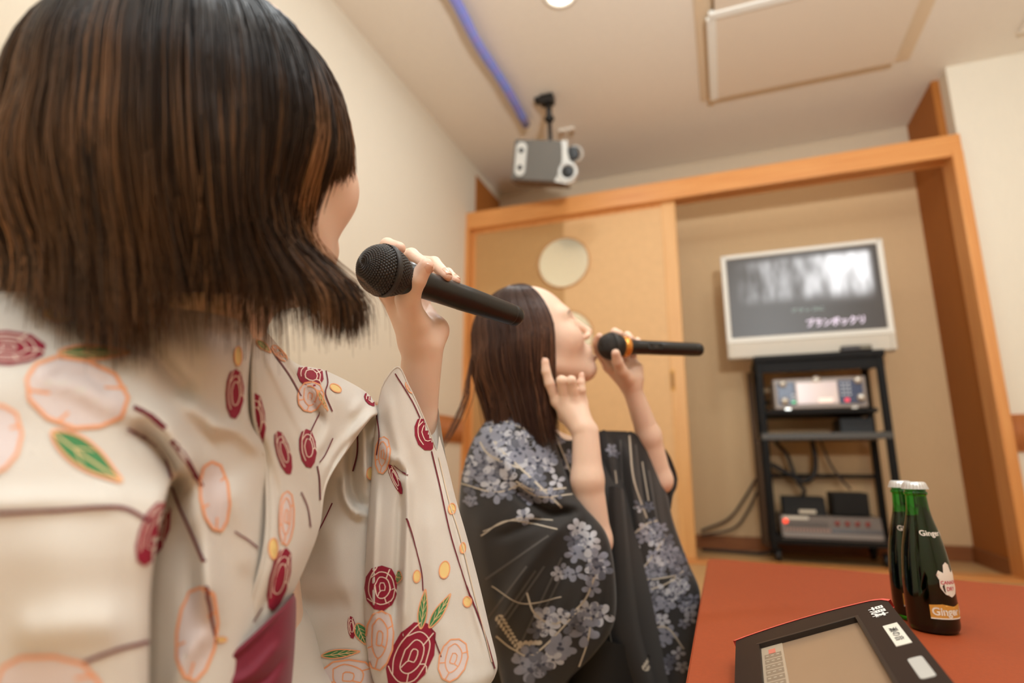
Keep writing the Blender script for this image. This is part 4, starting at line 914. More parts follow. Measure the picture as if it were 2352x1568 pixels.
# ---- hair
def bob():
    Hc = c2w((-.240, .148, .440)); A = HR; n = 13000; k = 18
    nl_ = 260; lp = RNG.uniform(-PI, PI, nl_); li = RNG.integers(0, nl_, n)
    phi = lp[li]+RNG.normal(0, .05, n); lay = 1-RNG.random(n)**1.6*.22
    # azimuth 0 = face, negative = her right (towards the camera)
    a = np.abs((phi+PI) % (2*PI)-PI); phi = (phi+PI) % (2*PI)-PI
    s = np.linspace(0, 1, k)[None]
    tipu = -.128+.012*np.sin(lp[li]*5)+RNG.normal(0, .006, n)
    tipu = tipu-.009*np.clip(1.3-np.abs(phi+1.9)*1.2, 0, 1)
    tipu = np.where(a < 1.22, .012-.055*np.clip(a-.45, 0, 1)+RNG.normal(0, .004, n), tipu)
    mid = (a >= 1.22) & (a < 1.42); tipu = np.where(mid, -.035-.085*(a-1.22)/.20, tipu)
    psi0 = RNG.uniform(.03, .55, n)
    # arc length along dome (psi 0..pi/2) then down
    hU = .123; dome = (PI/2-psi0)*.125; drop = -tipu; tot = dome+np.maximum(drop, -.06)
    q = s*tot[:, None]; on = np.minimum(q, dome[:, None]); psi = psi0[:, None]+on/.125; dn = np.maximum(q-dome[:, None], 0)
    af_, ab_, al_, ar_ = .112, .112, .112, .110
    c_, s_ = np.cos(phi), np.sin(phi)
    rf = np.where(c_ > 0, af_, ab_); rl = np.where(s_ > 0, al_, ar_)
    R = 1/np.sqrt((c_/rf)**2+(s_/rl)**2)*(.90+.10*lay)*1.0
    R = R-(1-lay)*.05
    R = R+.003*np.sin(li*1.7)
    rr = R[:, None]*np.sin(psi); u = hU*np.cos(psi)*(1-(1-lay)[:, None]*.25)-dn
    fr = np.clip(dn/.13, 0, 1)
    rr = rr*(1+(.03+.10*(a[:, None] > 1.9)*np.clip(.4+np.sin(phi)[:, None]*1.2, 0, 1)+.04*(a[:, None] > 1.9))*np.sin(np.clip(fr*1.2+.1, 0, 1)*PI)-.05*fr**2*((a[:, None] > 2.2)&(phi[:, None] < 0))+.0*fr)
    ph = phi[:, None]+0*fr
    x = rr*np.cos(ph); y = rr*np.sin(ph)
    # sweep of the lower lengths towards the face on her right, tips kicked out
    right = np.clip((-np.sin(phi)-.1)*1.4, 0, 1)*(a > 1.05)
    right = right*np.clip(1.25-np.abs(phi+1.40)*1.6, 0, 1); sst = lambda v: np.clip(v, 0, 1)**2*(3-2*np.clip(v, 0, 1)); x = x+(right[:, None])*(.014*sst((fr-.58)/.42)); y = y+right[:, None]*(.027*sst(fr/.55)-.036*sst((fr-.55)/.45)); x = x+(np.clip(-np.sin(phi), 0, 1)*(a > 1.4))[:, None]*.010*fr**2
    y = y+0
    y = y+((RNG.normal(0, .006, n))[:, None])*fr**2; x = x+((RNG.normal(0, .006, n))[:, None])*fr**2
    wob = .0018*np.sin(s*7+li[:, None]*2.1)+.0010*np.sin(s*15+RNG.uniform(0, 6, n)[:, None]); x = x+wob*fr; y = y+wob*.7
    P = np.stack([x, y, u], -1); W = Hc+P @ A
    u2 = np.arange(n) % 4 == 0      # under layer hangs straight and a little longer
    st = np.stack([(R*.90)[:, None]*np.sin(psi)*np.cos(phi)[:, None]*(1-.06*fr), (R*.90)[:, None]*np.sin(psi)*np.sin(phi)[:, None]*(1-.06*fr), u-.020*fr], -1)
    st[..., 0] += RNG.normal(0, .008, n)[:, None]*fr; st[..., 1] += RNG.normal(0, .008, n)[:, None]*fr
    W = np.where((u2&(a > 1.75))[:, None, None], Hc+st @ A, W)
    hl = ((np.sin(li*12.9898)*43758.5453) % 1)
    hi = (hl > .77)*(.72+.28*np.sin(li*4.7)); half = ((hl > .48) & (hl <= .80))*.30
    ss = np.clip((s-.30)*2.4, 0, 1); m_ = (hi+half)[:, None]*ss*(.7+.3*np.sin(s*9+li[:, None]))
    base = np.array((.020, .013, .010)); tip = np.array((.055, .031, .019)); hlc = np.array((.46, .235, .11))
    C = base+(tip-base)*ss[..., None]*(.5+.5*RNG.random(n))[:, None, None]; C = C+(hlc-C)*m_[..., None]
    # inner shell
    nu, nv = 26, 60; E = []
    for i in range(nu):
        f = i/(nu-1); 
        for j in range(nv):
            p = 2*PI*j/nv; cc, sn = math.cos(p), math.sin(p); r0 = 1/math.sqrt((cc/(af_ if cc > 0 else ab_))**2+(sn/(al_ if sn > 0 else ar_))**2)*.87
            aa = abs((p+PI) % (2*PI)-PI); lim = -.122 if aa > 1.5 else .015
            if f < .55: t = f/.55*PI/2; r = r0*math.sin(t); z = hU*.93*math.cos(t)
            else: g_ = (f-.55)/.45; r = r0*(1-.10*g_); z = lim*g_
            if f > .97: r *= .9
            E.append((r*cc, r*sn, z))
    ev = Hc+np.array(E) @ A; ef = np.array([(i*nv+j, i*nv+(j+1) % nv, (i+1)*nv+(j+1) % nv, (i+1)*nv+j) for i in range(nu-1) for j in range(nv)])
    return strands('hair', W, RNG.uniform(.00035, .0007, n), C, hair_mat('hair_dark', .42), w1, (ev, ef, (.012, .008, .006)))
bob()
# ---- yukata
cream = mat('yukata_cotton', (220, 213, 204), .82, noise=.03, scale=900, bump=.08, bscale=1400, sheen=.1)
ycols = [cream, mat('print_wine', (150, 22, 52), .8, noise=.12, scale=500), mat('print_line', (238, 214, 200), .8), mat('print_blush', (222, 208, 206), .8), mat('print_orange', (242, 168, 122), .8), mat('print_green', (72, 140, 86), .8, noise=.08, scale=300), mat('print_vein', (236, 206, 150), .8), mat('print_yellow', (240, 208, 138), .8), mat('print_stem', (112, 28, 44), .8), mat('hem_stitch', (226, 205, 178), .85)]
yk = Cloth()
T1 = [ # near sleeve and chest: x, y, depth
 [(-420, 690, .27), (-200, 680, .30), (0, 672, .345), (150, 670, .365), (280, 690, .384), (380, 704, .395), (470, 716, .412), (540, 732, .430), (577, 752, .448), (600, 742, .470)],
 [(-430, 800, .25), (-200, 790, .275), (0, 780, .315), (150, 775, .34), (300, 780, .360), (400, 795, .376), (480, 805, .392), (540, 818, .414), (570, 828, .432), (584, 830, .49)],
 [(-440, 900, .235), (-200, 890, .26), (0, 880, .29), (150, 875, .315), (300, 880, .34), (400, 895, .365), (480, 905, .388), (540, 912, .41), (566, 916, .427), (584, 920, .485)],
 [(-450, 990, .225), (-200, 985, .25), (0, 980, .28), (150, 980, .30), (290, 985, .322), (390, 992, .350), (470, 990, .378), (540, 985, .402), (573, 972, .420), (588, 985, .475)],
 [(-455, 1075, .215), (-200, 1072, .24), (0, 1070, .27), (150, 1075, .288), (290, 1078, .308), (386, 1085, .335), (460, 1075, .366), (540, 1062, .396), (606, 1046, .421), (640, 1050, .442)],
 [(-460, 1165, .21), (-200, 1162, .235), (0, 1160, .263), (150, 1165, .278), (300, 1160, .295), (380, 1142, .318), (402, 1150, .348), (480, 1150, .368), (560, 1150, .392), (640, 1150, .430)],
 [(-460, 1260, .21), (-200, 1260, .235), (0, 1260, .258), (150, 1260, .270), (280, 1260, .285), (358, 1250, .306), (384, 1255, .346), (470, 1250, .362), (550, 1250, .384), (640, 1250, .421)],
 [(-460, 1360, .21), (-200, 1360, .235), (0, 1355, .256), (150, 1355, .266), (270, 1355, .280), (345, 1350, .302), (372, 1355, .340), (460, 1350, .354), (540, 1360, .375), (625, 1360, .408)],
 [(-460, 1460, .21), (-200, 1460, .235), (0, 1460, .254), (150, 1460, .262), (270, 1460, .275), (342, 1460, .297), (368, 1460, .335), (440, 1460, .347), (520, 1460, .364), (605, 1460, .396)],
 [(-460, 1620, .21), (-200, 1620, .235), (0, 1620, .250), (150, 1620, .258), (270, 1620, .270), (340, 1620, .292), (364, 1620, .328), (430, 1620, .338), (500, 1620, .35), (585, 1620, .38)],
 [(-460, 1800, .21), (-200, 1800, .235), (0, 1800, .245), (150, 1800, .253), (270, 1800, .265), (338, 1800, .285), (360, 1800, .32), (420, 1800, .33), (490, 1800, .34), (570, 1800, .37)]]
for i_, r_ in enumerate(T1):
    e_, q_ = r_[5], r_[6]
    r_.insert(6, (e_[0]-30, e_[1], e_[2]+.055) if i_ >= 5 else tuple((np.array(e_)+np.array(q_))/2))
for r_ in T1[5:]: r_[7] = (r_[7][0], r_[7][1], r_[7][2]+.014)
F1 = [([(240, 735), (330, 800), (400, 880), (450, 930)], 26, -.016), ([(285, 770), (360, 850), (430, 925), (500, 975), (545, 980)], 22, .010),
      ([(305, 935), (370, 965), (410, 1030), (440, 1120), (470, 1300), (490, 1450)], 30, .015), ([(285, 985), (340, 1010), (390, 1070), (420, 1160)], 24, -.013),
      ([(60, 850), (160, 880), (250, 930), (290, 960)], 26, .006), ([(100, 860), (200, 868), (260, 905)], 14, -.005), ([(360, 1000), (430, 1100), (455, 1230), (430, 1420)], 20, -.005),
      ([(470, 985), (540, 990), (600, 1040)], 16, .005), ([(520, 1100), (560, 1200), (570, 1330)], 26, .004), ([(-50, 1160), (120, 1150), (300, 1150)], 30, .003), ([(20, 1460), (160, 1440), (300, 1430)], 50, .003), ([(480, 1440), (420, 1520), (400, 1600)], 20, .004)]
yk.sheet('near', T1, 110, 130, F1)
T2 = [
 [(584, 750, .458), (592, 748, .463), (606, 752, .476), (630, 782, .51), (680, 834, .56), (748, 851, .585), (838, 898, .602), (864, 934, .606), (850, 930, .66)],
 [(580, 860, .437), (594, 850, .442), (622, 850, .455), (662, 868, .49), (702, 890, .525), (760, 905, .552), (826, 928, .578), (866, 950, .592), (850, 950, .66)],
 [(584, 960, .428), (602, 960, .430), (632, 960, .445), (665, 965, .470), (700, 975, .502), (755, 985, .535), (806, 975, .562), (850, 962, .580), (830, 975, .65)],
 [(606, 1042, .424), (625, 1042, .424), (650, 1045, .435), (680, 1050, .456), (705, 1055, .482), (740, 1060, .512), (775, 1045, .540), (806, 1022, .560), (790, 1040, .64)],
 [(613, 1130, .414), (632, 1130, .415), (656, 1130, .425), (685, 1130, .441), (706, 1130, .460), (725, 1130, .482), (741, 1122, .502), (752, 1110, .522), (735, 1125, .62)],
 [(612, 1220, .404), (632, 1220, .405), (656, 1220, .415), (682, 1220, .430), (702, 1220, .445), (717, 1220, .460), (729, 1218, .478), (733, 1212, .500), (715, 1215, .60)],
 [(597, 1310, .394), (615, 1310, .395), (635, 1310, .402), (656, 1310, .412), (673, 1310, .425), (687, 1308, .440), (698, 1303, .455), (702, 1296, .480), (685, 1300, .58)],
 [(566, 1400, .388), (588, 1400, .390), (606, 1400, .395), (622, 1400, .401), (636, 1400, .411), (648, 1398, .422), (657, 1394, .435), (660, 1390, .470), (645, 1395, .56)],
 [(510, 1500, .380), (540, 1500, .382), (565, 1500, .386), (585, 1500, .392), (602, 1500, .400), (615, 1498, .410), (624, 1494, .420), (628, 1490, .455), (612, 1495, .55)],
 [(430, 1620, .372), (470, 1620, .374), (505, 1620, .378), (530, 1620, .384), (550, 1620, .392), (565, 1620, .400), (575, 1615, .410), (580, 1610, .445), (565, 1615, .54)]]
F2 = [([(600, 790), (640, 880), (700, 1010), (735, 1120)], 9, .006), ([(650, 800), (700, 900), (740, 960), (750, 990)], 12, -.008), ([(676, 832), (730, 900), (752, 985), (715, 1060)], 12, .007), ([(866, 946), (810, 1000), (760, 1060), (742, 1100)], 14, .008), ([(850, 985), (800, 1020), (760, 1075)], 10, -.006), ([(660, 980), (690, 1040), (715, 1130), (715, 1220)], 10, .004), ([(620, 1050), (640, 1160), (636, 1300), (600, 1420)], 9, -.003), ([(780, 870), (830, 910), (800, 960)], 12, .004)]
yk.sheet('far', T2, 90, 90, F2)
T4 = [
 [(690, 930, .620), (740, 930, .622), (790, 930, .618), (835, 930, .612), (880, 930, .622), (920, 930, .65)],
 [(680, 1050, .612), (735, 1050, .606), (785, 1050, .600), (830, 1050, .598), (875, 1050, .612), (920, 1050, .64)],
 [(670, 1150, .603), (730, 1150, .596), (785, 1150, .590), (830, 1150, .590), (872, 1150, .604), (920, 1150, .635)],
 [(660, 1280, .590), (725, 1280, .585), (785, 1280, .578), (830, 1280, .578), (868, 1280, .592), (920, 1280, .62)],
 [(640, 1420, .575), (715, 1420, .570), (785, 1420, .562), (830, 1420, .562), (866, 1420, .575), (920, 1420, .60)],
 [(620, 1620, .555), (700, 1620, .550), (785, 1620, .545), (830, 1620, .545), (866, 1620, .558), (920, 1620, .58)]]
F4 = [([(812, 1010), (806, 1090), (822, 1150), (850, 1165)], 15, -.016), ([(795, 1080), (790, 1130), (810, 1170), (850, 1185)], 9, .010), ([(835, 960), (838, 1060), (842, 1120)], 9, .010), ([(700, 1180), (760, 1250), (790, 1400)], 40, .006), ([(680, 1380), (740, 1390), (800, 1370)], 24, -.006)]
yi = Cloth(); yi.sheet('inner', T4, 70, 60, F4)
T5 = [
 [(862, 962, .615), (868, 935, .604), (882, 880, .600), (914, 843, .602), (938, 885, .602), (962, 935, .600), (985, 990, .602), (1002, 1034, .610), (1009, 1000, .640)],
 [(858, 1010, .605), (866, 985, .592), (886, 985, .586), (915, 965, .585), (940, 992, .584), (965, 1022, .586), (990, 1060, .592), (1012, 1080, .602), (1026, 1060, .632)],
 [(852, 1100, .598), (858, 1092, .586), (886, 1090, .577), (920, 1085, .571), (945, 1095, .573), (975, 1110, .576), (1005, 1130, .581), (1031, 1148, .590), (1047, 1145, .618)],
 [(844, 1205, .585), (850, 1200, .570), (876, 1200, .562), (915, 1200, .557), (950, 1200, .559), (985, 1210, .563), (1020, 1220, .569), (1056, 1233, .579), (1073, 1235, .606)],
 [(838, 1310, .576), (844, 1310, .561), (870, 1310, .551), (910, 1310, .546), (950, 1310, .546), (995, 1320, .549), (1040, 1330, .556), (1082, 1340, .567), (1101, 1342, .594)],
 [(836, 1410, .566), (843, 1410, .551), (870, 1410, .541), (915, 1415, .536), (965, 1415, .535), (1010, 1420, .539), (1060, 1430, .547), (1107, 1440, .557), (1125, 1445, .585)],
 [(844, 1500, .560), (851, 1500, .545), (880, 1500, .532), (925, 1505, .526), (975, 1505, .525), (1025, 1510, .529), (1080, 1520, .538), (1127, 1520, .549), (1142, 1520, .576)],
 [(860, 1570, .555), (868, 1572, .540), (895, 1577, .527), (940, 1580, .521), (990, 1580, .520), (1045, 1580, .524), (1092, 1576, .534), (1128, 1560, .547), (1137, 1552, .570)],
 [(890, 1620, .56), (898, 1622, .548), (925, 1626, .536), (965, 1626, .531), (1005, 1622, .531), (1050, 1615, .536), (1090, 1602, .546), (1115, 1585, .557), (1120, 1580, .575)]]
F5 = [([(905, 1060), (925, 1085), (936, 1090)], 10, -.010), ([(872, 990), (890, 1040), (925, 1080), (935, 1130), (932, 1300), (925, 1500)], 13, .010), ([(922, 1110), (918, 1250), (905, 1450)], 10, -.007), ([(890, 900), (905, 1000), (930, 1075)], 14, .004), ([(1004, 1040), (1045, 1200), (1090, 1400), (1125, 1520)], 7, .003), ([(868, 1100), (858, 1300), (862, 1450)], 8, .004), ([(985, 1150), (1000, 1350), (1020, 1500)], 22, .003)]
ys = Cloth(); ys.sheet('sleeve', T5, 110, 100, F5)
T5b = [[(870, 945, .66), (882, 885, .668), (914, 850, .672), (940, 855, .678), (965, 870, .682), (985, 892, .684), (998, 912, .68), (1006, 932, .668)]]
for r in T5[1:]: T5b.append([(x, y, z+.035+.02*math.sin(PI*i/7)) for i, (x, y, z) in enumerate(r[1:])])
T5b = [[row[i] for i in range(8)] for row in T5b]
for r in range(1, len(T5b)): T5b[r][-1] = T5[r][-1]; T5b[r][0] = (T5[r][0][0], T5[r][0][1], T5[r][0][2])
ysb = Cloth(); ysb.sheet('sleeve_back', T5b, 80, 60); yl = Cloth()
# collar rim rolls: thin rolled edges give the cloth its thickness
def rim(name, pts, r, yk=yk):
    b = MB(); P = cr_curve(pz(np.array(pts, float)), 60); b.tube(P, r, 8)
    b.bm.verts.index_update(); V = np.array([v.co[:] for v in b.bm.verts]); Fq = []
    for f in b.bm.faces:
        ids = [v.index for v in f.verts]
        if len(ids) == 4: Fq.append(ids)
    b.bm.free(); yk.add(name, V, np.array(Fq), 0)
rim('r1', [(576, 752, .458), (569, 828, .4345), (565, 916, .4265), (572, 972, .4195), (606, 1046, .4205)], .0011)
rim('r2', [(584, 750, .4575), (580, 860, .4365), (584, 960, .4275), (606, 1042, .4235), (613, 1130, .4135), (612, 1220, .4035), (597, 1310, .3935), (566, 1400, .3875), (510, 1500, .3795)], .0012)
rim('r3', [(868, 935, .604), (882, 880, .600), (914, 843, .602), (938, 885, .602), (962, 935, .600), (985, 990, .602), (1002, 1034, .610)], .0009, ys)
hp0, hp1 = c2w((-.285, -.32, .535)), c2w((-.285, -.40, .52)); hp1 = np.array([hp1[0], hp1[1], .17])
lv, lf_ = sdf_mesh(lambda P: smin(d_cap(P, hp0, hp1, .10, .155), d_cap(P, hp1+[.0, .0, -.03], hp1+[.26, .10, -.06], .125, .09), .05), hp1-[.35, .35, .17], hp1+[.45, .35, .25], .012)
lv[:, 2] = np.maximum(lv[:, 2], .002); yl.add('lap', lv, lf_)
yk.begin_print(); ys.begin_print(); yi.begin_print()
p = Printer(yk, ['near'], 14)
p.pale(175, 905, 118, 78, .28, 9); p.leaf(198, 1050, 98, 50, .62, 7); p.leaf(215, 812, 82, 26, .0, 7); p.rose(10, 800, 96, 40, .05, 6); p.pale(-15, 1010, 62, 80, .2, 8)
p.dot(140, 722, 40, 18); p.vine([(305, 935), (345, 955), (380, 985)], 9); p.vine([(395, 1010), (430, 1060), (462, 1118)], 9); p.vine([(290, 985), (340, 1012), (375, 1050), (400, 1130), (440, 1220), (470, 1290)], 6)
p.pale(492, 1140, 34, 80, -.12, 6); p.vine([(-60, 1180), (120, 1172), (270, 1165), (345, 1198)], 8); p.rose(352, 1225, 34, 78, .35, 5); p.pale(452, 1455, 44, 108, .10, 7); p.vine([(474, 1345), (488, 1440), (495, 1475)], 6)
p.vine([(190, 1520), (270, 1490), (345, 1472)], 8); p.pale(110, 1580, 120, 76, .1, 9); p.rose(538, 905, 21, 58, .02, 3.4); p.vine([(538, 1220), (568, 1240), (590, 1258)], 3.5); p.dot(505, 1468, 14, 6); p.dot(545, 818, 9, 22)
p = Printer(yk, ['far'], 9)
p.rose(590, 968, 19, 66, -.08, 3.2); p.rose(650, 1040, 16, 52, -.28, 3); p.rose(706, 1030, 20, 45, -.10, 3.2); p.rose(640, 1330, 23, 74, .22, 3.2); p.pale(656, 1190, 17, 62, .03, 3.4); p.rose(712, 862, 32, 26, .55, 3); p.pale(712, 912, 30, 34, .1, 3.2)
p.rose(852, 918, 20, 12, .75, 2.5); p.leaf(604, 796, 22, 12, .7, 2.2); p.pale(640, 812, 24, 9, .8, 2.6); p.vine([(632, 818), (665, 865), (690, 910)], 2.6); p.vine([(748, 852), (752, 880), (746, 905), (762, 945)], 2.8); p.vine([(735, 945), (715, 985), (706, 1010)], 2.6); p.vine([(763, 1006), (745, 1045), (732, 1062)], 2.6)
p.vine([(727, 1070), (732, 1100), (734, 1148)], 2.6); p.vine([(690, 1130), (705, 1165), (712, 1210)], 2.4); p.dot(627, 1260, 9, 24); p.vine([(582, 762), (574, 800), (566, 850), (566, 880)], 4); p.vine([(600, 1395), (560, 1460), (520, 1520)], 2.6); p.dot(770, 892, 14, 8, .5); p.leaf(740, 920, 26, 6, 1.1, 2)
p = Printer(yi, ['inner'], 9)
p.vine([(764, 1155), (745, 1195), (722, 1238)], 3); p.leaf(783, 1500, 44, 16, -.12, 2.6); p.leaf(830, 1455, 26, 22, 1.2, 2.6); p.pale(800, 1556, 62, 42, .0, 4); p.vine([(822, 985), (822, 1040), (812, 1082)], 3.4); p.dot(850, 1087, 9, 14); p.dot(862, 1140, 6, 14); p.rose(808, 1440, 9, 26, -.1, 2)
p = Printer(ys, ['sleeve'], 9)
p.rose(979, 995, 27, 40, -.18, 3.2); p.vine([(908, 858), (930, 895), (948, 925), (964, 960)], 2.6); p.pale(942, 888, 9, 16, -.5, 2.5); p.vine([(990, 1036), (1010, 1120), (1035, 1230), (1070, 1340), (1110, 1450), (1135, 1535)], 3); p.rose(876, 1350, 38, 52, .0, 3.4); p.leaf(917, 1325, 9, 24, .2, 2.2)
p.rose(944, 1508, 48, 86, .42, 4); p.leaf(972, 1398, 46, 17, -1.45, 2.6); p.leaf(1010, 1402, 46, 17, -1.02, 2.6); p.pale(1040, 1515, 32, 50, .25, 3.2); p.vine([(992, 1445), (1002, 1478), (1013, 1508)], 3); p.dot(1020, 1308, 12, 20, .15); p.dot(957, 1323, 9, 14, .1); p.dot(1073, 1381, 10, 12); p.pale(873, 1470, 32, 68, .05, 4)
p.vine([(934, 1190), (952, 1250), (968, 1310), (972, 1356)], 3); p.rose(909, 1100, 9, 38, -.42, 2.4); p.vine([(905, 1068), (922, 1082), (936, 1092)], 3); p.pale(880, 1045, 17, 42, .05, 3); p.vine([(866, 950), (872, 1000), (866, 1045)], 2.6); p.dot(1037, 1168, 8, 12); p.dot(1062, 1258, 6, 12)
p.line([(1006, 1050), (1030, 1150), (1056, 1235), (1082, 1342), (1108, 1442), (1128, 1520)], 2, 9)
yo = yk.build('yukata', ycols, w1); so = ys.build('sleeve', ycols, yo); yi.build('sleeve_panel', ycols, yo); ysb.build('sleeve_back', ycols[:1], yo); yl.build('skirt', ycols[:1], yo)
# ---- sash
TO = [
 [(450, 1560, .358), (500, 1525, .366), (555, 1480, .374), (610, 1430, .386), (650, 1392, .402), (672, 1366, .425), (674, 1362, .47), (660, 1365, .55)],
 [(455, 1572, .358), (505, 1540, .364), (560, 1500, .372), (612, 1455, .384), (655, 1420, .400), (677, 1395, .425), (679, 1392, .47), (662, 1395, .55)],
 [(440, 1640, .352), (490, 1615, .357), (550, 1590, .365), (605, 1560, .377), (650, 1530, .394), (672, 1510, .420), (674, 1508, .465), (656, 1510, .545)],
 [(420, 1760, .345), (470, 1750, .350), (530, 1740, .357), (585, 1720, .369), (632, 1700, .385), (655, 1690, .410), (657, 1688, .455), (640, 1690, .535)]]
ob = Cloth(); ob.sheet('obi', TO, 60, 70, [([(520, 1575), (580, 1545), (650, 1470)], 12, .003), ([(540, 1590), (610, 1560), (660, 1500)], 8, -.003), ([(470, 1545), (560, 1485), (665, 1380)], 8, .003)])
ob.build('obi', mat('obi_wine', (122, 22, 48), .7, noise=.1, scale=600, bump=.1, bscale=900, sheen=.1), w1)
# ================================================================ WOMAN IN THE DARK YUKATA
w2 = empty('person', tuple(c2w((.06, -.45, 1.17))*np.array([1, 1, 0])), 'person with long brown hair in a dark flower-print yukata, head tilted back with closed eyes', 'person')
ball2, tail2 = pz([[1404, 795, 1.150], [1609, 803, 1.215]])
mic2, M2 = microphone('microphone', ball2, tail2, .0275, .0150, .0142, 'black microphone with a gold ring held by the person in the dark yukata', band=True, body=(17, 15, 14))
FT = math.radians(28); AW = math.radians(7)
HC2, HR2 = head_frame((.049, -.004, 1.164), (math.cos(AW)*math.cos(FT), math.sin(FT), math.sin(AW)*math.cos(FT)), (-math.sin(FT), math.cos(FT), .0))
def head2(P): return head_sdf((P-HC2) @ HR2.T, 1.0, .018, False)
NK2 = c2w((.025, -.175, 1.165))
hv, hf = sdf_mesh(lambda P: smin(head2(P), d_cap(P, HC2-HR2[2]*.05-HR2[0]*.01, NK2, .046, .050), .025), HC2-np.array([.17, .17, .21]), HC2+np.array([.17, .17, .16]), .0024)
# near (right) arm, hand raised with first and little finger up
wr, fa, el, sh = J([1342, 993, 1.035], [1349, 1100, 1.02], [1362, 1240, 1.02], [1230, 1110, 1.12])
mc = J([1279, 922, 1.062], [1297, 920, 1.052], [1318, 921, 1.050], [1337, 924, 1.055])
fg = [J([1279, 922, 1.062], [1262, 880, 1.056], [1254, 852, 1.056], [1252, 830, 1.058]),
      J([1297, 920, 1.052], [1290, 874, 1.042], [1293, 880, 1.068], [1298, 905, 1.076]),
      J([1318, 921, 1.050], [1312, 874, 1.038], [1314, 880, 1.064], [1317, 905, 1.072]),
      J([1337, 924, 1.055], [1336, 895, 1.048], [1335, 877, 1.050], [1336, 862, 1.054])]
tm = J([1300, 955, 1.065], [1290, 925, 1.085], [1298, 900, 1.09], [1308, 890, 1.085])
def handR(P):
    d = chain(P, [wr, fa, el, sh], [.0215, .0275, .033, .04], .012)
    w_ = pz([[1352, 990, 1.04]])[0]; d = smin(d, d_cap(P, w_, fa, .017, .024), .012)
    for i, m_ in enumerate(mc): d = smin(d, d_cap(P, wr+(m_-wr)*.2, m_, .0165, .0108), .010)
    d = smin(d, chain(P, [wr*.4+tm[0]*.6, tm[0], tm[1]], [.013, .014, .011], .006), .012)
    o = smin(d, chain(P, tm[1:], [.011, .0095, .0075], .003), .006)
    for f, r in zip(fg, ([.0102, .0092, .0084, .0074], [.0100, .0098, .0085, .007], [.0098, .0094, .008, .007], [.0088, .0076, .0068, .0058])): o = np.minimum(o, smin(d, chain(P, f, r, .003), .007))
    return o
ap_ = np.concatenate([np.array([wr, fa, el, sh]), *fg, tm]); av, af = sdf_mesh(handR, ap_.min(0)-.07, ap_.max(0)+.07, .0019)
# far (left) arm with the microphone
wl, fl_, ell, shl = J([1452, 893, 1.195], [1490, 1000, 1.21], [1514, 1102, 1.222], [1420, 1080, 1.28])
ml = J([1398, 842, 1.180], [1415, 836, 1.192], [1434, 834, 1.198], [1452, 838, 1.198])
fl2 = [J([1398, 842, 1.180], [1374, 806, 1.190], [1371, 784, 1.172], [1377, 772, 1.155]),
       J([1415, 836, 1.192], [1402, 775, 1.198], [1412, 762, 1.175], [1424, 766, 1.152]),
       J([1434, 834, 1.198], [1430, 778, 1.202], [1441, 770, 1.180], [1449, 777, 1.162]),
       J([1452, 838, 1.198], [1456, 788, 1.203], [1464, 782, 1.184], [1468, 788, 1.170])]
tl2 = J([1440, 868, 1.175], [1427, 852, 1.152], [1418, 830, 1.134], [1414, 811, 1.124])
def handL(P):
    d = chain(P, [wl, fl_, ell, shl], [.0195, .0250, .0275, .035], .012)
    for i, m_ in enumerate(ml): d = smin(d, d_cap(P, wl+(m_-wl)*.2, m_, .0165, .0115), .010)
    a, b_ = J([1462, 868, 1.19], [1464, 845, 1.195]); d = smin(d, chain(P, [wl, a, b_], [.015, .014, .012]), .012)
    d = smin(d, chain(P, [wl*.4+tl2[0]*.6, tl2[0], tl2[1]], [.013, .0155, .0122], .006), .012)
    o = smin(d, chain(P, tl2[1:], [.0118, .0108, .0086], .003), .006)
    for f, r in zip(fl2, ([.0102, .0092, .0082, .0070],)*3+([.0088, .0076, .0068, .0058],)): o = np.minimum(o, smin(d, chain(P, f, r, .003), .006))
    return o
bp_ = np.concatenate([np.array([wl, fl_, ell, shl]), *fl2, tl2]); bv_, bf = sdf_mesh(handL, bp_.min(0)-.06, bp_.max(0)+.06, .0019)
t0, t1, t2 = c2w((.03, -.22, 1.19)), c2w((.06, -.34, 1.18)), c2w((.06, -.52, 1.13))
tv_, tf = sdf_mesh(lambda P: smin(smin(chain(P, [NK2, t0, t1, t2], [.045, .055, .075, .08], .04), d_cap(P, t0, sh, .05, .04), .03), d_cap(P, t0, shl, .05, .04), .03), np.minimum(np.minimum(t0, t2), sh)-.15, np.maximum(np.maximum(t0, t2), shl)+.18, .008)
V, F = join([(hv, hf), (av, af), (bv_, bf), (tv_, tf)])
SK2 = (.85, .60, .46); Cc = skin_cols((V-HC2) @ HR2.T, SK2, lipc=(.42, .13, .11)); Cc[len(hv):] = SK2
for f in fg[:1]+fg[3:]+fl2+[tl2]:
    g = np.exp(-(np.linalg.norm(V-f[-1], axis=1)/.011)**2)[:, None]*.5; Cc = Cc*(1-g)+np.array((.78, .42, .31))*g
body2 = np_mesh('body', V, F, skin_mat(), w2, attr={'tint': Cc})
f = fg[3]; a = f[-1]-f[-2]; a /= np.linalg.norm(a); n_ = c2w((.1, .2, -1))-CO; n_ = n_-a*(a@n_); n_ /= np.linalg.norm(n_); nail(body2, f[-1]+n_*.0063-a*.001, a, n_, .0042, .006, nm)
f = fg[0]; a = f[-1]-f[-2]; a /= np.linalg.norm(a); n_ = c2w((-.6, .2, -.75))-CO; n_ = n_-a*(a@n_); n_ /= np.linalg.norm(n_); nail(body2, f[-1]+n_*.0068, a, n_, .0050, .007, nm)
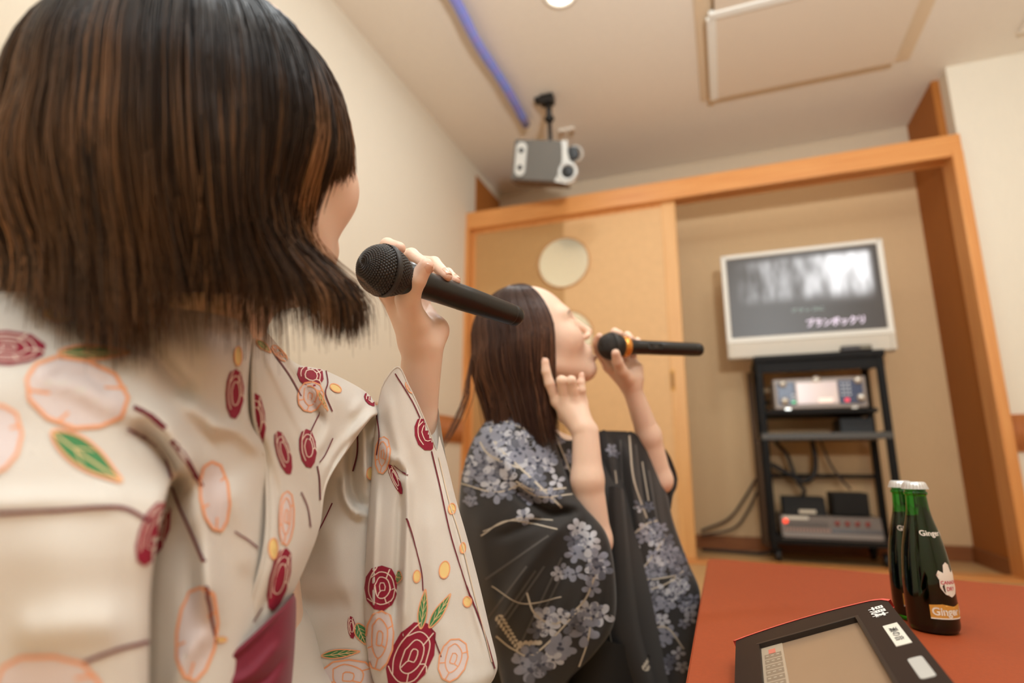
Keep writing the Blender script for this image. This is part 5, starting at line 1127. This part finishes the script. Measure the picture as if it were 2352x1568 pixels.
# ---- long brown hair
def longhair():
    U3 = np.array([-.20, .965, .17]); _, A = head_frame((0, 0, 0), (.97, .2, .22), U3)
    Hc = c2w((.030, .008, 1.163)); down = np.array([0, 0, -1.]); n = 6500; k = 22
    nlk = 190; lp = RNG.uniform(-PI, PI, nlk); li = RNG.integers(0, nlk, n); phi = (lp[li]+RNG.normal(0, .05, n)+PI) % (2*PI)-PI; a = np.abs(phi)
    lp[:26] = np.sign(lp[:26])*RNG.uniform(.98, 1.25, 26); phi = np.where(li < 26, lp[li]+RNG.normal(0, .04, n), phi); a = np.abs(phi); keep = a > .55; phi = phi[keep]; li = li[keep]; a = a[keep]; n = len(phi); lay = 1-RNG.random(n)**1.5*.25
    s = np.linspace(0, 1, k)[None]; ln = .178+.05*np.sin(li*3.1)+RNG.normal(0, .012, n); back = a > 2.4
    ln = np.where(back, ln+.05, ln)
    psi0 = RNG.uniform(.02, .45, n); rs = .098; dome = (PI/2-psi0)*rs; q = s*(dome+ln)[:, None]; on = np.minimum(q, dome[:, None]); psi = psi0[:, None]+on/rs; dn = np.maximum(q-dome[:, None], 0)
    ph_ = np.where((a < 1.12)[:, None], np.sign(phi)[:, None]*(a[:, None]+(1.14-a)[:, None]*np.clip(s*2.2, 0, 1)**.8), phi[:, None]+0*s); c_, s_ = np.cos(phi), np.sin(phi); R = 1/np.sqrt((c_/np.where(c_ > 0, .070, .112))**2+(s_/.094)**2)*(.88+.12*lay)+.002*np.sin(li*1.7)
    fr = np.clip(dn/.22, 0, 1.3); rr = R[:, None]*np.sin(psi)*(1+.05*np.sin(np.clip(fr*2, 0, 1)*PI)-.50*np.clip(fr-.10, 0, .9))
    u = .112*np.cos(psi)*(.9+.1*lay[:, None])
    P = np.stack([rr*np.cos(ph_), rr*np.sin(ph_), u], -1) @ A
    P = P+dn[..., None]*(down*.92)+(dn**2)[..., None]*(c2w((.55, 0, -.2))-CO)*(~back)[:, None, None]*.8
    fly = (RNG.random(n) < .03)&(a > 2.6); P = P+((dn**1.6)[..., None]*(c2w((-1.15, .1, -.2))-CO))*fly[:, None, None]
    P += (RNG.normal(0, .006, (n, 1, 3)))*fr[..., None]; P += (.002*np.sin(s*8+li[:, None]*2.3))[..., None]*np.array([1, .6, 0])*np.clip(fr*2, 0, 1)[..., None]
    # small waves at the tips
    W = Hc+P
    hl = ((np.sin(li*12.9898)*43758.5453) % 1); m_ = ((hl > .72)*.75+((hl > .45)&(hl <= .72))*.25)[:, None]*np.clip(s*2.2-.3, 0, 1)
    base = np.array((.030, .014, .010)); C = base*(1+.9*RNG.random(n))[:, None, None]*(1+.5*s[..., None]); C = C+(np.array((.21, .095, .05))-C)*m_[..., None]
    nu, nv = 26, 44; E = []
    for i in range(nu):
        f = i/(nu-1)
        for j in range(nv):
            p = 2*PI*j/nv; cc, sn = math.cos(p), math.sin(p); aa = abs((p+PI) % (2*PI)-PI); r0 = 1/math.sqrt((cc/(.066 if cc > 0 else .112))**2+(sn/.092)**2)*.86
            lim = -.12 if aa > 1.25 else -.0
            if f < .5: t = f*PI; r = r0*math.sin(t); z = .112*.93*math.cos(t)
            else: g_ = (f-.5)*2; r = r0*(1-.25*g_); z = lim*g_
            E.append((r*cc, r*sn, z))
    ev = Hc+np.array(E) @ A; ef = np.array([(i*nv+j, i*nv+(j+1) % nv, (i+1)*nv+(j+1) % nv, (i+1)*nv+j) for i in range(nu-1) for j in range(nv)])
    return strands('hair', W, RNG.uniform(.0006, .0011, n), C, hair_mat('hair_dark', .42), w2, (ev, ef, (.02, .010, .007)))
longhair()
# ---- dark yukata
dkc = mat('yukata_charcoal', (40, 36, 34), .8, noise=.08, scale=700, bump=.08, bscale=1100, sheen=.15)
gcols = [dkc, mat('petal_grey', (138, 139, 152), .8, noise=.14, scale=70), mat('petal_pale', (184, 183, 190), .8, noise=.12, scale=70), mat('petal_deep', (100, 101, 112), .8, noise=.15, scale=70), mat('stem_cream', (186, 174, 158), .8), mat('leaf_grey', (84, 80, 78), .8), mat('flower_eye', (70, 72, 86), .8)]  # the leaf strokes are printed in dark grey
y2 = Cloth()
def wrapc(rows, dl=.10, dr=.10, sx=18):
    return [[(r[0][0]+sx, r[0][1], r[0][2]+dl)]+r+[(r[-1][0]-sx, r[-1][1], r[-1][2]+dr)] for r in rows]
A2 = [
 [(1118, 962, 1.13), (1148, 941, 1.115), (1180, 934, 1.11), (1212, 942, 1.115), (1245, 968, 1.125), (1272, 1005, 1.13)],
 [(1084, 1015, 1.10), (1125, 1000, 1.060), (1170, 992, 1.045), (1215, 1005, 1.050), (1260, 1035, 1.068), (1296, 1075, 1.085)],
 [(1063, 1085, 1.08), (1110, 1080, 1.025), (1165, 1078, 1.000), (1220, 1085, 1.000), (1275, 1103, 1.015), (1316, 1128, 1.030)],
 [(1055, 1160, 1.07), (1105, 1160, 1.005), (1165, 1165, .972), (1225, 1162, .966), (1290, 1160, .974), (1338, 1160, .986)],
 [(1056, 1245, 1.06), (1110, 1245, .992), (1170, 1250, .955), (1240, 1248, .945), (1312, 1240, .948), (1391, 1228, .968)],
 [(1076, 1335, 1.05), (1126, 1335, .985), (1188, 1338, .948), (1258, 1338, .935), (1334, 1335, .934), (1411, 1330, .952)],
 [(1110, 1430, 1.03), (1152, 1430, .980), (1210, 1435, .946), (1275, 1438, .932), (1343, 1435, .932), (1408, 1432, .948)],
 [(1140, 1515, 1.01), (1178, 1515, .970), (1228, 1520, .944), (1282, 1522, .934), (1328, 1520, .938), (1362, 1505, .948)],
 [(1165, 1640, .99), (1190, 1640, .960), (1220, 1640, .945), (1250, 1630, .940), (1272, 1612, .945), (1290, 1580, .955)],
 [(1180, 1760, .98), (1200, 1760, .955), (1222, 1755, .942), (1245, 1745, .938), (1262, 1725, .943), (1276, 1690, .953)]]
FA = [([(1120, 1010), (1200, 1100), (1300, 1150)], 22, .014), ([(1180, 1125), (1260, 1175), (1330, 1175)], 10, -.018), ([(1165, 960), (1240, 1040), (1300, 1110)], 12, .008), ([(1330, 1170), (1260, 1240), (1180, 1360), (1140, 1480)], 20, .012), ([(1345, 1180), (1310, 1280), (1250, 1420), (1200, 1540)], 18, -.010), ([(1360, 1200), (1350, 1320), (1310, 1460)], 14, .010), ([(1380, 1230), (1390, 1340), (1370, 1460)], 12, -.007), ([(1100, 1170), (1110, 1280), (1140, 1420)], 20, .010), ([(1310, 1170), (1230, 1200), (1130, 1240)], 12, -.008)]
y2n = Cloth(); y2n.sheet('near', wrapc(A2), 110, 90, FA, noise=.002)
B2 = [
 [(1190, 955, 1.185), (1235, 960, 1.150), (1270, 985, 1.135), (1300, 1010, 1.145), (1335, 1005, 1.17), (1378, 990, 1.20), (1440, 990, 1.25)],
 [(1200, 1040, 1.17), (1250, 1040, 1.130), (1290, 1060, 1.115), (1330, 1070, 1.125), (1370, 1060, 1.145), (1410, 1050, 1.18), (1460, 1050, 1.23)],
 [(1210, 1150, 1.15), (1270, 1150, 1.110), (1320, 1150, 1.092), (1370, 1150, 1.092), (1410, 1150, 1.105), (1450, 1150, 1.14), (1490, 1150, 1.20)],
 [(1220, 1300, 1.13), (1290, 1300, 1.085), (1350, 1300, 1.065), (1410, 1300, 1.062), (1450, 1300, 1.075), (1490, 1300, 1.11), (1530, 1300, 1.17)],
 [(1220, 1450, 1.11), (1290, 1450, 1.065), (1360, 1450, 1.042), (1430, 1450, 1.038), (1480, 1450, 1.050), (1520, 1450, 1.085), (1560, 1450, 1.14)],
 [(1220, 1620, 1.09), (1290, 1620, 1.040), (1370, 1620, 1.015), (1450, 1620, 1.010), (1500, 1620, 1.022), (1540, 1620, 1.055), (1575, 1620, 1.11)]]
y2.sheet('front', B2, 60, 60, [([(1262, 985), (1300, 1070), (1330, 1180)], 8, .006), ([(1290, 1000), (1315, 1080), (1345, 1180)], 8, -.006)])
C2 = [
 [(1374, 995, 1.185), (1388, 987, 1.178), (1406, 1000, 1.180), (1428, 998, 1.184), (1452, 991, 1.195), (1480, 1020, 1.196), (1506, 1075, 1.200), (1533, 1135, 1.207)],
 [(1380, 1070, 1.165), (1400, 1070, 1.150), (1425, 1075, 1.148), (1450, 1078, 1.152), (1475, 1085, 1.160), (1498, 1100, 1.170), (1518, 1125, 1.182), (1538, 1160, 1.195)],
 [(1388, 1170, 1.145), (1408, 1170, 1.128), (1435, 1172, 1.122), (1460, 1175, 1.124), (1485, 1180, 1.132), (1508, 1188, 1.145), (1530, 1195, 1.160), (1549, 1205, 1.180)],
 [(1398, 1275, 1.130), (1422, 1275, 1.110), (1450, 1275, 1.102), (1480, 1278, 1.104), (1508, 1280, 1.112), (1535, 1282, 1.126), (1560, 1285, 1.142), (1579, 1288, 1.165)],
 [(1412, 1360, 1.118), (1438, 1360, 1.098), (1470, 1360, 1.088), (1502, 1360, 1.090), (1534, 1360, 1.098), (1563, 1360, 1.112), (1590, 1360, 1.130), (1608, 1362, 1.152)],
 [(1440, 1450, 1.105), (1462, 1450, 1.086), (1490, 1450, 1.076), (1518, 1450, 1.078), (1544, 1450, 1.086), (1566, 1450, 1.100), (1585, 1450, 1.118), (1599, 1452, 1.140)],
 [(1470, 1545, 1.090), (1488, 1545, 1.072), (1508, 1545, 1.064), (1528, 1545, 1.066), (1546, 1545, 1.074), (1560, 1545, 1.088), (1572, 1545, 1.106), (1582, 1547, 1.125)],
 [(1490, 1680, 1.075), (1502, 1680, 1.060), (1516, 1680, 1.052), (1530, 1680, 1.054), (1542, 1680, 1.062), (1552, 1680, 1.076), (1560, 1680, 1.092), (1566, 1680, 1.110)]]
y2f = Cloth(); y2f.sheet('far', wrapc(C2, .08, .06, 8), 80, 70, [([(1412, 1005), (1430, 1120), (1450, 1260)], 9, -.012), ([(1440, 1010), (1455, 1120), (1470, 1240)], 9, .010), ([(1468, 1040), (1480, 1140), (1500, 1260)], 8, -.010), ([(1500, 1100), (1520, 1220), (1560, 1340)], 10, .008), ([(1395, 1010), (1412, 1140), (1440, 1280)], 9, .008)], noise=.001)
D2 = [[(1528, 1030, 1.245), (1540, 1050, 1.240), (1552, 1080, 1.240), (1557, 1100, 1.25)], [(1520, 1080, 1.25), (1536, 1095, 1.242), (1549, 1110, 1.242), (1554, 1120, 1.25)], [(1515, 1130, 1.25), (1528, 1135, 1.240), (1540, 1138, 1.235), (1546, 1138, 1.24)], [(1520, 1190, 1.24), (1530, 1185, 1.225), (1538, 1178, 1.215), (1541, 1170, 1.21)]]
y2c = Cloth(); y2c.sheet('cuff', D2, 30, 24)
E2 = [[(1398, 1118, 1.100), (1410, 1116, 1.092), (1424, 1120, 1.094), (1432, 1124, 1.105)], [(1402, 1230, 1.075), (1414, 1230, 1.065), (1432, 1232, 1.066), (1444, 1236, 1.078)], [(1402, 1350, 1.050), (1418, 1352, 1.040), (1440, 1352, 1.040), (1458, 1355, 1.052)], [(1402, 1468, 1.030), (1422, 1460, 1.020), (1452, 1455, 1.020), (1474, 1460, 1.032)], [(1446, 1575, 1.015), (1466, 1570, 1.004), (1486, 1566, 1.004), (1506, 1570, 1.016)], [(1480, 1680, 1.0), (1500, 1680, .990), (1516, 1680, .990), (1532, 1680, 1.002)]]
y2l = Cloth(); y2l.sheet('lapel', E2, 60, 16)
k0 = c2w((.07, -.56, 1.16)); k0[2] = .17
lv, lf_ = sdf_mesh(lambda P: smin(smin(d_cap(P, c2w((.06, -.42, 1.17)), k0, .10, .14), d_cap(P, k0+[-.08, 0, -.05], k0+[.13, .0, -.07], .115, .09), .05), d_cap(P, k0+[-.02, .16, -.05], k0+[.13, .16, -.07], .11, .09), .05), k0-[.35, .35, .172], k0+[.5, .45, .26], .014)
lv[:, 2] = np.maximum(lv[:, 2], .002); y2s = Cloth(); y2s.add('lap', lv, lf_)
for c_ in (y2, y2f, y2n, y2l): c_.begin_print()
PET = [(.08, 0), (.32, -.22), (.62, -.33), (.92, -.24), (1.02, 0), (.92, .24), (.62, .33), (.32, .22)]
def flower(p, cx, cy, r, n=5, rot=0., mi=1, sq=.8):
    for i in range(n):
        t = rot+2*PI*i/n; P = smooth_poly(aff(PET, 0, 0, r, r*.95, t)*[1, sq]+[cx, cy], 2); p.fill(P, mi, .0006+.0002*(i % 3))
    p.fill(aff([(math.cos(t), math.sin(t)) for t in np.linspace(0, 2*PI, 8, endpoint=False)], cx, cy, r*.16, r*.16*sq, 0), 6, .0013)
def cluster(p, regions, rnd):
    for (cx, cy, rx, ry, n, r0, r1) in regions:
        for i in range(int(n*.8+.5)):
            t = rnd.uniform(0, 2*PI); q = math.sqrt(rnd.random()); flower(p, cx+rx*q*math.cos(t), cy+ry*q*math.sin(t), rnd.uniform(r0, r1)*1.28, rnd.choice((4, 5, 5)), rnd.uniform(0, 6), rnd.choice((1, 1, 2, 3)), rnd.uniform(.75, 1.0))
rnd = random.Random(11)
p = Printer(y2n, ['near'], 12)
for l, w_ in (([(1150, 945), (1128, 985), (1148, 1030), (1200, 1080), (1290, 1165)], 5), ([(1060, 1110), (1140, 1130), (1200, 1110)], 3.2), ([(1100, 1010), (1125, 1045), (1190, 1075)], 4), ([(1120, 950), (1180, 975), (1240, 1000)], 3.5), ([(1185, 1105), (1230, 1125), (1310, 1120)], 4), ([(1190, 1112), (1240, 1140), (1315, 1135)], 3), ([(1105, 1230), (1170, 1195), (1280, 1215)], 3), ([(1110, 1220), (1190, 1190), (1270, 1195)], 2.5), ([(1210, 1360), (1230, 1410), (1280, 1430), (1340, 1380), (1370, 1310)], 4.5), ([(1130, 1345), (1200, 1385), (1290, 1370)], 2.5), ([(1140, 1460), (1180, 1490), (1230, 1500), (1330, 1400)], 4), ([(1360, 1400), (1350, 1470), (1330, 1530)], 4)): p.line(l, w_, 4)
for x0, y0, x1, y1 in ((1120, 1420, 1210, 1300), (1140, 1440, 1230, 1310), (1160, 1430, 1250, 1300), (1200, 1470, 1290, 1280), (1115, 1330, 1260, 1230), (1225, 1450, 1300, 1300)): p.line([(x0, y0), (x1, y1)], 5, 5, .0005)
cluster(p, [(1165, 1005, 55, 50, 20, 15, 24), (1225, 1060, 60, 34, 18, 15, 25), (1130, 1050, 50, 50, 12, 15, 24), (1100, 1090, 36, 40, 12, 14, 22), (1250, 1120, 55, 26, 12, 13, 21), (1150, 1120, 40, 26, 6, 12, 20), (1080, 1140, 16, 24, 5, 8, 13), (1350, 1300, 32, 70, 15, 14, 24), (1290, 1440, 55, 50, 14, 18, 28), (1250, 1520, 60, 28, 10, 18, 28), (1360, 1420, 30, 40, 7, 15, 24), (1330, 1230, 30, 22, 5, 12, 18), (1200, 1195, 16, 12, 3, 12, 17), (1290, 1310, 28, 26, 4, 12, 18), (1220, 1490, 20, 20, 3, 12, 18)], rnd)
for i in range(11): 
    for sg in (-1, 1): p.fill(smooth_poly(aff(PET, 1143+i*5.2, 1412+i*8, 14-i*.5, 10, 1.0+sg*.75), 2), 4)
for i in range(5): p.fill(smooth_poly(aff(PET, 1190+i*9, 1490-i*3, 20, 16, -1.2+.25*i), 2), 4)
p = Printer(y2f, ['far'], 12)
for l, w_ in (([(1412, 1080), (1425, 1180), (1440, 1260)], 3), ([(1445, 1000), (1455, 1100), (1485, 1190)], 4), ([(1475, 1060), (1490, 1150)], 3), ([(1420, 1235), (1450, 1230), (1480, 1205), (1510, 1195)], 4), ([(1440, 1330), (1480, 1300), (1530, 1230)], 3), ([(1430, 1320), (1490, 1330), (1560, 1320)], 3), ([(1470, 1360), (1530, 1340), (1570, 1310)], 3), ([(1480, 1450), (1530, 1440), (1570, 1490)], 4)): p.line(l, w_, 4)
for x0, y0, x1, y1 in ((1425, 1010, 1435, 1200), (1460, 1020, 1480, 1200), (1490, 1080, 1510, 1200)): p.line([(x0, y0), (x1, y1)], 4, 5, .0005)
cluster(p, [(1500, 1230, 34, 34, 14, 10, 16), (1445, 1250, 22, 22, 6, 9, 15), (1530, 1310, 55, 52, 34, 11, 18), (1470, 1370, 45, 40, 18, 10, 17), (1560, 1390, 36, 44, 16, 11, 18), (1510, 1450, 45, 40, 11, 12, 20), (1545, 1520, 25, 30, 6, 10, 16), (1410, 1030, 12, 18, 4, 7, 11), (1475, 1150, 22, 20, 4, 7, 11)], rnd)
p = Printer(y2, ['front'], 12); cluster(p, [(1300, 1050, 12, 30, 5, 8, 14), (1280, 1020, 10, 20, 3, 8, 12)], rnd); p.line([(1272, 992), (1292, 1040), (1312, 1090)], 3, 4)
p = Printer(y2l, ['lapel'], 12); p.line([(1403, 1360), (1404, 1468), (1447, 1574)], 2, 4)
for i in range(6):
    for sg in (-1, 1): p.fill(smooth_poly(aff(PET, 1478+i*4, 1540-i*6, 13, 9, -1.0+sg*.7), 2), 4)
yo2 = y2.build('yukata', gcols, w2); y2n.build('sleeve', gcols, yo2); y2f.build('sleeve', gcols, yo2); y2l.build('collar_band', gcols, yo2); y2c.build('cuff', gcols[:1], yo2); y2s.build('skirt', gcols[:1], yo2)
o2 = Cloth(); o2.sheet('obi', [[(1260, 1500, 1.075), (1310, 1490, 1.030), (1370, 1470, 1.012), (1430, 1480, 1.014), (1480, 1500, 1.032), (1530, 1520, 1.09)], [(1260, 1560, 1.065), (1310, 1550, 1.022), (1370, 1535, 1.004), (1430, 1545, 1.006), (1480, 1560, 1.024), (1530, 1575, 1.08)], [(1260, 1680, 1.05), (1310, 1680, 1.006), (1370, 1680, .986), (1430, 1680, .988), (1480, 1680, 1.006), (1530, 1680, 1.06)]], 30, 40)
o2.build('obi', mat('obi_black', (20, 19, 19), .7, noise=.1, scale=500, bump=.1, bscale=900), w2)
# ================================================================ LIGHT
def area(name, loc, target, size, power, col=(1, .86, .70), shape='DISK'):
    l = bpy.data.lights.new(name, 'AREA'); l.energy = power; l.color = col; l.size = size; l.shape = shape
    o = bpy.data.objects.new(name, l); COL.objects.link(o); o.location = loc
    d = Vector(target)-Vector(loc); o.rotation_euler = d.to_track_quat('-Z', 'Y').to_euler(); return o
WARM = (.86, .95, 1.0)
area('ceiling_and_fill_light', (.75, 1.25, CE-.03), (.75, 1.25, 0), .30, 4, WARM)
area('ceiling_and_fill_light', (-.521, 1.965, CE-.03), (-.521, 1.965, 0), .10, 3, WARM)
area('ceiling_and_fill_light', (-.4, .0, CE-.03), (-.4, .0, 0), .45, 8, WARM)
area('ceiling_and_fill_light', (1.0, -.6, CE-.03), (.2, .2, .3), .5, 6, WARM)
area('ceiling_and_fill_light', (.45, -.75, CE-.05), (-.3, .6, .5), .6, 13, WARM)  # added fill from behind the camera onto the women, no known lamp
area('bounced_flash_light', (.55, -.35, 1.2), (.55, .65, CE), .25, 38, (.88, .96, 1.0)).data.spread = math.radians(142)
w = bpy.data.worlds.new('world'); SC.world = w; w.use_nodes = True
w.node_tree.nodes['Background'].inputs[0].default_value = (.9, .95, 1, 1); w.node_tree.nodes['Background'].inputs[1].default_value = .05
SC.view_settings.exposure = 0.66
SC.cycles.max_bounces = 8; SC.cycles.diffuse_bounces = 5; SC.cycles.transmission_bounces = 8; SC.cycles.transparent_max_bounces = 8
SC.cycles.sample_clamp_indirect = 4; SC.cycles.caustics_refractive = False; SC.cycles.caustics_reflective = False
